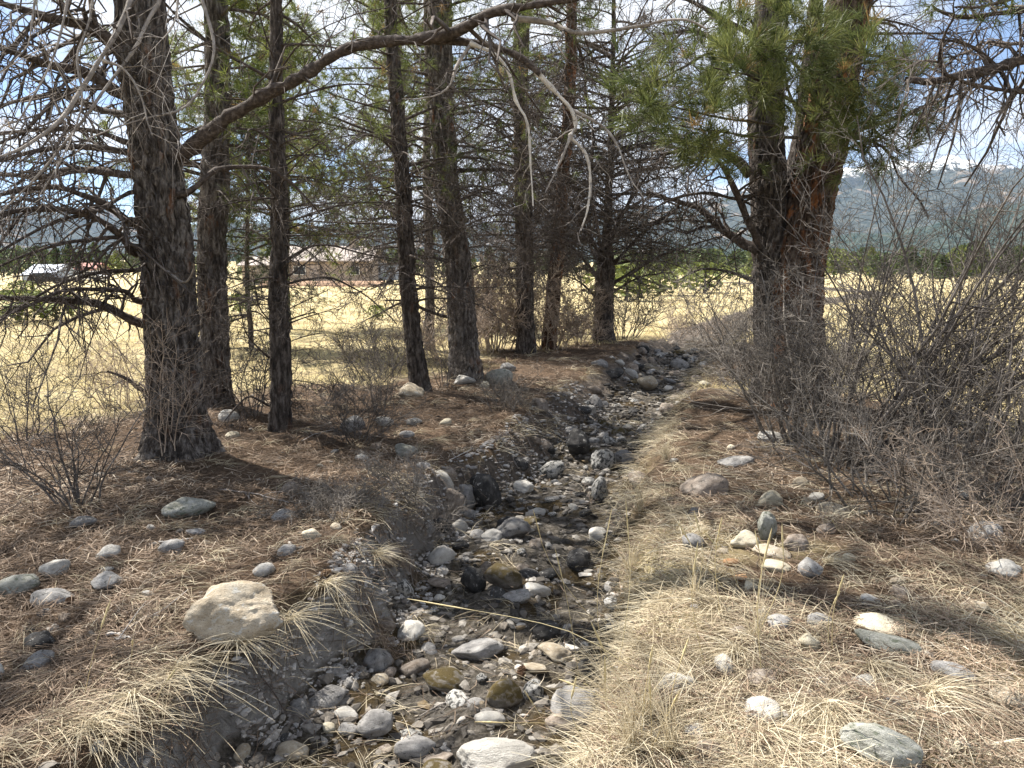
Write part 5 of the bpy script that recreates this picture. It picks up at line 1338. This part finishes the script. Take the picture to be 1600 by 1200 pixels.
n.links.new(ramp(n, attr(n, 'rnd'), [(0, (.05, .03, .02)), (.55, (.13, .075, .045)), (1, (.34, .23, .14))]), b.inputs['Base Color'])
M_CONE = m
def cone_mesh(seed):
    r = np.random.default_rng(seed); Vs, Fs, at_ = [], [], []; o = 0
    for k in range(78):
        u = (k + .5) / 78; a = k * 2.39996
        R0 = .5 * math.sin(math.pi * min(1, .12 + u * .86)) ** .75; z = (u - .5) * 1.7
        c, s_ = math.cos(a), math.sin(a)
        ax = np.array([c, s_, 0]); tn = np.array([-s_, c, 0]); up = np.array([0, 0, 1.0])
        wv = .17 * (.5 + R0)
        base, tip = ax * R0 * .3 + up * z, ax * R0 * 1.05 + up * (z + .10)
        ps = [base - tn * wv * .4, base + tn * wv * .4, tip + tn * wv - up * .02, tip - tn * wv - up * .02, tip + up * .07 + ax * .03, base + up * .07]
        Vs += ps; Fs += [[o, o + 1, o + 2, o + 3], [o + 3, o + 2, o + 4, o + 4], [o + 3, o + 4, o + 5, o], [o + 4, o + 2, o + 1, o + 5]]
        at_ += [.3 * r.random(), 1.0, .45, .45]; o += 6
    Fq = [f for f in Fs if len(set(f)) == 4]; Ft = [[f[0], f[1], f[2]] for f in Fs if len(set(f)) == 3]
    aq = [a for f, a in zip(Fs, at_) if len(set(f)) == 4]; a3 = [a for f, a in zip(Fs, at_) if len(set(f)) == 3]
    me = mesh('scale', np.array(Vs), [np.array(Fq), np.array(Ft)], False, {'rnd': ('FACE', 'FLOAT', np.array(aq + a3))}); me.materials.append(M_CONE)
    return me
cone_me = cone_mesh(3)
for k, (px, py, sz, lab, rot) in enumerate([(815, 1049, .042, 'open brown pine cone standing among mossy stones in the creek', (.35, .2, 0)), (109, 938, .032, 'dark pine cone lying at the tip of the wedge-shaped grey stone', (1.4, .3, 1)),
    (508, 896, .036, 'dark pine cone on the overhanging lip of the bank', (1.2, .2, 2)), (330, 935, .028, 'small dark cone half sunk in needles above the tan boulder', (1.5, 0, .5)),
    (880, 1133, .024, 'small dark cone on the big leaning slab by the straw', (1.0, .5, 0)), (560, 800, .028, 'weathered cone among grey twigs on the needle slope', (1.3, .5, 2)), (80, 770, .03, 'dark cone under the wide open bare shrub', (1.4, .1, 1))]):
    P0 = hit(px, py, sz * .8)
    o = tag(link('pine_cone', cone_me, None, None, P0, rot, (sz,) * 3), lab, 'pine cone')

# ------------------------------------------------------------------ far trees
def far_pine_meshes(seed, squat):
    r = np.random.default_rng(seed)
    n = 420
    u = r.random(n) ** .8
    Rm = (.5 * (1 - u) ** .6 * (.45 + .55 * np.minimum(1, u * 6)) if not squat else .62 * np.sqrt(np.maximum(.02, 1 - (u * 1.9 - .9) ** 2))) 
    lump = 1 + .35 * vn(u * 6, r.random(n) * 0 + seed, seed=seed)
    a = r.random(n) * 6.283; rad = Rm * np.sqrt(r.random(n)) * lump * (1 + .25 * np.sin(a * 3 + seed))
    c = np.stack([rad * np.cos(a), rad * np.sin(a), .1 + u * .9], 1)
    s = .045 + .05 * r.random(n)
    t1 = unit(r.normal(size=(n, 3))); t2 = unit(np.cross(t1, r.normal(size=(n, 3))))
    V = np.stack([c - t1 * s[:, None], c + t2 * s[:, None] * .7, c + t1 * s[:, None], c - t2 * s[:, None] * .7], 1).reshape(-1, 3)
    Fc = np.arange(n * 4).reshape(-1, 4)
    cr_ = mesh('crown', V, Fc, False, {'rnd': ('FACE', 'FLOAT', np.clip(.2 + .6 * r.random(n), 0, 1))})
    V, Q = tubes(np.array([[[0, 0, -.03], [.01, 0, .3], [0, .01, .75]]]), np.array([[.035, .025, .008]]), 6)
    tr_ = mesh('trunk', V, Q); tr_.materials.append(M_BARK_DK)
    return cr_, tr_
M_FAR = blade_mat('far_needles', [(0, (.03, .05, .022)), (.6, (.065, .09, .035)), (1, (.13, .15, .05))], .25)
M_FAR2 = blade_mat('far_bright_needles', [(0, (.08, .11, .03)), (.6, (.17, .20, .055)), (1, (.28, .29, .09))], .3)
FP = []
for sd, sq, mt in [(1, 0, M_FAR), (2, 0, M_FAR), (3, 1, M_FAR), (4, 1, M_FAR2), (5, 0, M_FAR2)]:
    c_, t_ = far_pine_meshes(sd, sq); c_.materials.append(mt); FP.append((c_, t_))
def far_pine(px, Y, h, wdt, kind, label, group=None, name='far_pine', cat='tree'):
    p = yp(px, 450, Y); z = hz(p[0], Y)
    root = empty(name, (p[0], Y, z), label, cat, group, rz=(px * 7.3) % 6.28)
    root.scale = (wdt, wdt, h)
    for nm, me in zip(('crown', 'trunk'), FP[kind]): link(nm, me, None, root)
r = np.random.default_rng(91)
for k in range(64):
    px = 985 + 640 * r.random(); Y = 110 + 170 * r.random()
    h = (2.2 + 5.2 * r.random() ** 1.6) * (Y / 150) ** .5
    kd = int(r.choice(5, p=[.22, .2, .22, .22, .14]))
    far_pine(px, Y, h, h * (.55 + .8 * r.random()) , kd, ('bright yellow-green' if kd > 2 else 'dark green') + ' small pine in the tree line between yellow field and mountain foot', ('bright' if kd > 2 else 'dark') + ' pines in the far tree line')
for k in range(46):
    px = 400 + 600 * (k + r.random()) / 46; Y = 130 + 140 * r.random(); h = 3.4 + 3.5 * r.random()
    far_pine(px, Y, h, h * (.6 + .3 * r.random()), int(r.integers(3)), 'dark small pine beyond the field, glimpsed between the pine trunks', 'pines glimpsed between the trunks')
for k, (px, Y, h, wd, kd, lab) in enumerate([(26, 190, 6.5, 8, 2, 'far dark tree clump behind the pale blue shed roof'), (62, 200, 7.5, 6, 2, 'far round tree behind the pale blue shed'), (92, 150, 6.0, 4.4, 0, 'green pine standing beside the pale blue shed'),
    (113, 150, 6.6, 5.4, 1, 'taller of the paired green pines behind the red-roofed house'), (131, 155, 6.0, 3.6, 0, 'slimmer of the paired pines by the red-roofed house'), (152, 170, 7.5, 5, 1, 'green pine over the red roof'), (186, 160, 5.4, 4.6, 4, 'yellow-green tree beside the thickest trunk in the far field'),
    (8, 170, 5.0, 7, 2, 'far tree at the very picture edge behind the field'), (170, 190, 5.2, 5, 2, 'far dark shrubby tree behind the white pickup')]):
    far_pine(px, Y, h, wd, kd, lab)
V_, F_, o_n = [], [], 0
r = np.random.default_rng(97); tn = []
for k in range(330):
    px = (940 + 720 * r.random()) if k < 240 else (-40 + 700 * r.random()); Y = 230 + 210 * r.random(); h = (4.5 + 5.5 * r.random()) * Y / 300; wd = h * (.35 + .35 * r.random())
    p = yp(px, 450, Y); z = hz(p[0], Y); n_ = 46
    u = r.random(n_) ** .8; a = r.random(n_) * 6.283; rad = wd * (.25 + .75 * (1 - u)) * np.sqrt(r.random(n_))
    c = np.stack([p[0] + rad * np.cos(a), Y + rad * np.sin(a), z + h * (.05 + .92 * u)], 1)
    s_ = (h * (.07 + .08 * r.random(n_)))[:, None]
    t1 = unit(r.normal(size=(n_, 3))); t2 = unit(np.cross(t1, r.normal(size=(n_, 3))))
    V_.append(np.stack([c - t1 * s_, c + t2 * s_, c + t1 * s_, c - t2 * s_], 1).reshape(-1, 3)); tn.append(np.clip(r.random() * .6 + .4 * r.random(n_), 0, 1))
V_ = np.concatenate(V_)
tag(link('far_woods', mesh('far_woods', V_, np.arange(len(V_)).reshape(-1, 4), False, {'rnd': ('FACE', 'FLOAT', np.concatenate(tn))}), blade_mat('woods_foliage', [(0, (.04, .06, .028)), (.6, (.085, .11, .042)), (1, (.16, .18, .065))], .25)), 'far band of pine woods along the mountain foot', 'woods', kind='stuff')
for px, py, w_, h, lab in [(40, 462, 1.9, 1.0, 'sunlit yellow-green young pine bush in the field before the shed'), (30, 505, 2.3, 1.0, 'wide green young pine bush beneath the low bare limb'), (88, 500, 1.6, .8, 'smaller green bush beside the wide young pine bush'),
                       (375, 490, .8, .75, 'young green pine bush in the field beyond the slender dark pine'), (590, 500, .6, .5, 'tiny green seedling bush in the field near the narrow leaning pine'), (978, 470, 3.6, 2.0, 'sunlit yellow-green bush past the low forked pine'), (1030, 462, 4, 2.3, 'bright juniper bush past the creek bend'), (1100, 458, 4.2, 2.4, 'rounded yellow-green juniper beyond the arching shrub')]:
    P0 = hit(px, py)
    root = empty('young_pine', P0, lab, 'bush'); root.scale = (w_, w_, h)
    for nm, me in zip(('crown', 'trunk'), FP[3]): link(nm, me, None, root)

# ------------------------------------------------------------------ far buildings and vehicles
def plain(name, col, rough=.8, bn=0):
    m, n, b = new_mat(name); t = nd(n, 'ShaderNodeTexCoord')
    c = mixc(n, ramp(n, noise(n, t.outputs['Object'], 1.3, 6, .7), [(.35, (0, 0, 0)), (.75, (.35,) * 3)]), col, tuple(x * .6 for x in col))
    n.links.new(c, b.inputs['Base Color']); b.inputs['Roughness'].default_value = rough
    return m
M_TAN, M_ROOF, M_SOIL = plain('tan_stucco', (.36, .30, .255)), plain('pale_roof', (.36, .31, .28)), plain('red_soil', (.30, .19, .12))
M_BLUE, M_RED, M_WHITE, M_BLACK = plain('pale_metal_roof', (.36, .41, .50), .6), plain('red_roof', (.36, .17, .145)), plain('white_paint', (.75, .75, .74), .4), plain('black_paint', (.02, .02, .022), .3)
M_GLASS = plain('dark_glass', (.03, .04, .05), .1); M_TYRE = plain('tyre_rubber', (.02, .02, .02))
def boxm(b, bev=0.0):
    x0, y0, z0, x1, y1, z1 = b
    bm = bmesh.new(); bmesh.ops.create_cube(bm, size=1)
    for v in bm.verts: v.co = ((x0 + x1) / 2 + v.co.x * (x1 - x0), (y0 + y1) / 2 + v.co.y * (y1 - y0), (z0 + z1) / 2 + v.co.z * (z1 - z0))
    if bev: bmesh.ops.bevel(bm, geom=bm.edges[:], offset=bev, segments=2, affect='EDGES')
    me = bpy.data.meshes.new('box'); bm.to_mesh(me); bm.free(); return me
def prism(prof, y0, y1):          # profile in x-z run along y
    k = len(prof)
    V = np.array([[x, y0, z] for x, z in prof] + [[x, y1, z] for x, z in prof])
    bm = bmesh.new(); vs = [bm.verts.new(v) for v in V]
    bm.faces.new(vs[:k][::-1]) if False else bm.faces.new(vs[:k]); bm.faces.new(vs[k:][::-1])
    for i in range(k): bm.faces.new([vs[i], vs[i + k], vs[(i + 1) % k + k], vs[(i + 1) % k]])
    bmesh.ops.recalc_face_normals(bm, faces=bm.faces); me = bpy.data.meshes.new('prism'); bm.to_mesh(me); bm.free(); return me
def prismx(prof, x0, x1):
    me = prism(prof, x0, x1)
    for v in me.vertices: v.co = (v.co.y, v.co.x, v.co.z)
    bm = bmesh.new(); bm.from_mesh(me); bmesh.ops.recalc_face_normals(bm, faces=bm.faces); bm.to_mesh(me); bm.free(); return me
def house(px, Y, label, w_, d_, hw, hr, wall, roof, wins, doors=(), rz=0, name='house', over=.4, chimney=None):
    p = yp(px, 450, Y); z = hz(p[0], Y)
    root = empty(name, (p[0], Y, z), label, 'house' if name == 'house' else 'shed', rz=rz)
    link('wall', prismx([(0, -.3), (d_, -.3), (d_, hw), (d_ / 2, hw + hr * .93), (0, hw)], -w_ / 2, w_ / 2), wall, root)
    t_ = .14
    rf = link('roof', prismx([(-over, hw - hr * over / (d_ / 2)), (d_ / 2, hw + hr), (d_ + over, hw - hr * over / (d_ / 2)), (d_ + over, hw - hr * over / (d_ / 2) + t_), (d_ / 2, hw + hr + t_), (-over, hw - hr * over / (d_ / 2) + t_)], -w_ / 2 - over, w_ / 2 + over), roof, root)
    if chimney: link('chimney', boxm((chimney, d_ * .4, hw, chimney + .6, d_ * .4 + .6, hw + hr + .9)), wall, rf)
    for x, zz, ww, hh in wins:
        f = link('window', boxm((x - ww / 2, -.06, zz, x + ww / 2, -.004, zz + hh)), M_WHITE, root)
        link('pane', boxm((x - ww / 2 + .08, -.075, zz + .08, x + ww / 2 - .08, -.065, zz + hh - .08)), M_GLASS, f)
    for x, ww, hh in doors:
        link('door', boxm((x - ww / 2, -.05, 0, x + ww / 2, -.005, hh)), M_ROOF, root)
    return root
h_ = house(508, 78, 'long low tan house with a pale hipped roof seen between the pine trunks', 9.5, 8, 2.5, 1.5, M_TAN, M_ROOF, [(-2.6, 1.0, 1.3, .9), (3.2, 1.0, 1.0, .9)], [(-1.0, 1.0, 2.05)], chimney=2.0)
house(408, 80, 'small tan garage wing beside the long low tan house', 3.9, 6, 2.1, .9, M_TAN, M_ROOF, [], [(0, 2.6, 1.9)], name='garage')
p = yp(505, 455, 74)
tag(link('soil_berm', prismx([(-1.6, -.3), (1.6, -.3), (1.1, .25), (.3, .5), (-.6, .42), (-1.2, .15)], -6, 6), M_SOIL, None, (p[0], 74, hz(p[0], 74))), 'low reddish bare soil berm along the front of the tan house', 'berm')
house(60, 112, 'shed with pale blue metal roof far out in the field', 4.6, 7, 1.0, 1.5, M_BLUE, M_BLUE, [], [(1.4, 1.0, .95)], name='shed', over=.2)
house(134, 150, 'far small house with faded red roof behind the white pickup', 3.6, 6, 1.6, 1.2, M_TAN, M_RED, [(-.8, .6, .8, .7), (.8, .6, .8, .7)], name='house')
def vehicle(px, Y, label, name, cat, paint, L, rz, prof, wx, glass, wr=.38):
    p = yp(px, 445, Y); z = hz(p[0], Y)
    root = empty(name, (p[0], Y, z), label, cat, rz=rz)
    link('body', prism(prof, -.85, .85), paint, root)
    for k, gx in enumerate(glass):
        link('side_window', prism(gx, -.87, -.855), M_GLASS, root)
    for x in wx:
        for s_ in (-1, 1):
            me = bpy.data.meshes.new('wheel'); bm = bmesh.new()
            bmesh.ops.create_cone(bm, segments=18, radius1=wr, radius2=wr, depth=.22, cap_ends=True); bm.to_mesh(me); bm.free()
            wv = link('wheel', me, M_TYRE, root, (x, s_ * .8, wr), (math.pi / 2, 0, 0))
            me2 = bpy.data.meshes.new('rim'); bm = bmesh.new(); bmesh.ops.create_cone(bm, segments=14, radius1=wr * .55, radius2=wr * .5, depth=.03, cap_ends=True); bm.to_mesh(me2); bm.free()
            link('rim', me2, M_WHITE, wv, (0, 0, -s_ * -.12))
vehicle(76, 96, 'black car parked in the field before the pale blue shed', 'parked_car', 'car', M_BLACK, 4.4, .1, [(-2.1, .3), (2.1, .3), (2.15, .8), (1.3, .95), (.7, 1.45), (-1.3, 1.45), (-2.0, .95), (-2.15, .8)], (-1.35, 1.35), [[(-1.15, 1.0), (-.1, 1.0), (-.1, 1.36), (-1.1, 1.36)], [(0, 1.0), (1.05, 1.0), (.65, 1.36), (0, 1.36)]])
vehicle(140, 108, 'white pickup parked in the far field below the red-roofed house', 'pickup_truck', 'pickup', M_WHITE, 5, -.08, [(-2.6, .4), (2.6, .4), (2.6, .95), (1.5, 1.05), (1.0, 1.65), (-.2, 1.65), (-.35, 1.05), (-2.6, 1.05)], (-1.6, 1.7), [[(-.1, 1.1), (1.2, 1.1), (.9, 1.55), (-.05, 1.55)]])
vehicle(603, 84, 'white and pale blue camper trailer parked beside the tan house', 'camper_trailer', 'trailer', M_BLUE, 5, .05, [(-2.0, .45), (2.0, .45), (2.25, 1.2), (1.9, 2.35), (-1.9, 2.4), (-2.1, 1.4)], (-.5, .5), [[(-1.3, 1.3), (-.5, 1.3), (-.5, 1.9), (-1.3, 1.9)], [(.4, 1.3), (1.2, 1.3), (1.2, 1.9), (.4, 1.9)]], .34)

# ------------------------------------------------------------------ air
if HAZE:
    me = boxm((-9000, -3000, -12, 9000, 9000, 1500))
    m = bpy.data.materials.new('haze'); m.use_nodes = True; n = m.node_tree; n.nodes.clear()
    o_ = n.nodes.new('ShaderNodeOutputMaterial'); v_ = n.nodes.new('ShaderNodeVolumePrincipled')
    v_.inputs['Color'].default_value = (.52, .69, 1.0, 1); v_.inputs['Density'].default_value = HAZE; v_.inputs['Anisotropy'].default_value = .2
    n.links.new(v_.outputs[0], o_.inputs['Volume'])
    tag(link('haze', me, m), kind='stuff')
open('/tmp/stat.txt','w').write(str(sum(len(o.data.loops) - 2 * len(o.data.polygons) for o in S.objects if o.type == 'MESH'))) if False else print('script', round(time.time() - T00, 1), 's; tris', sum(len(o.data.loops) - 2 * len(o.data.polygons) for o in S.objects if o.type == 'MESH'))
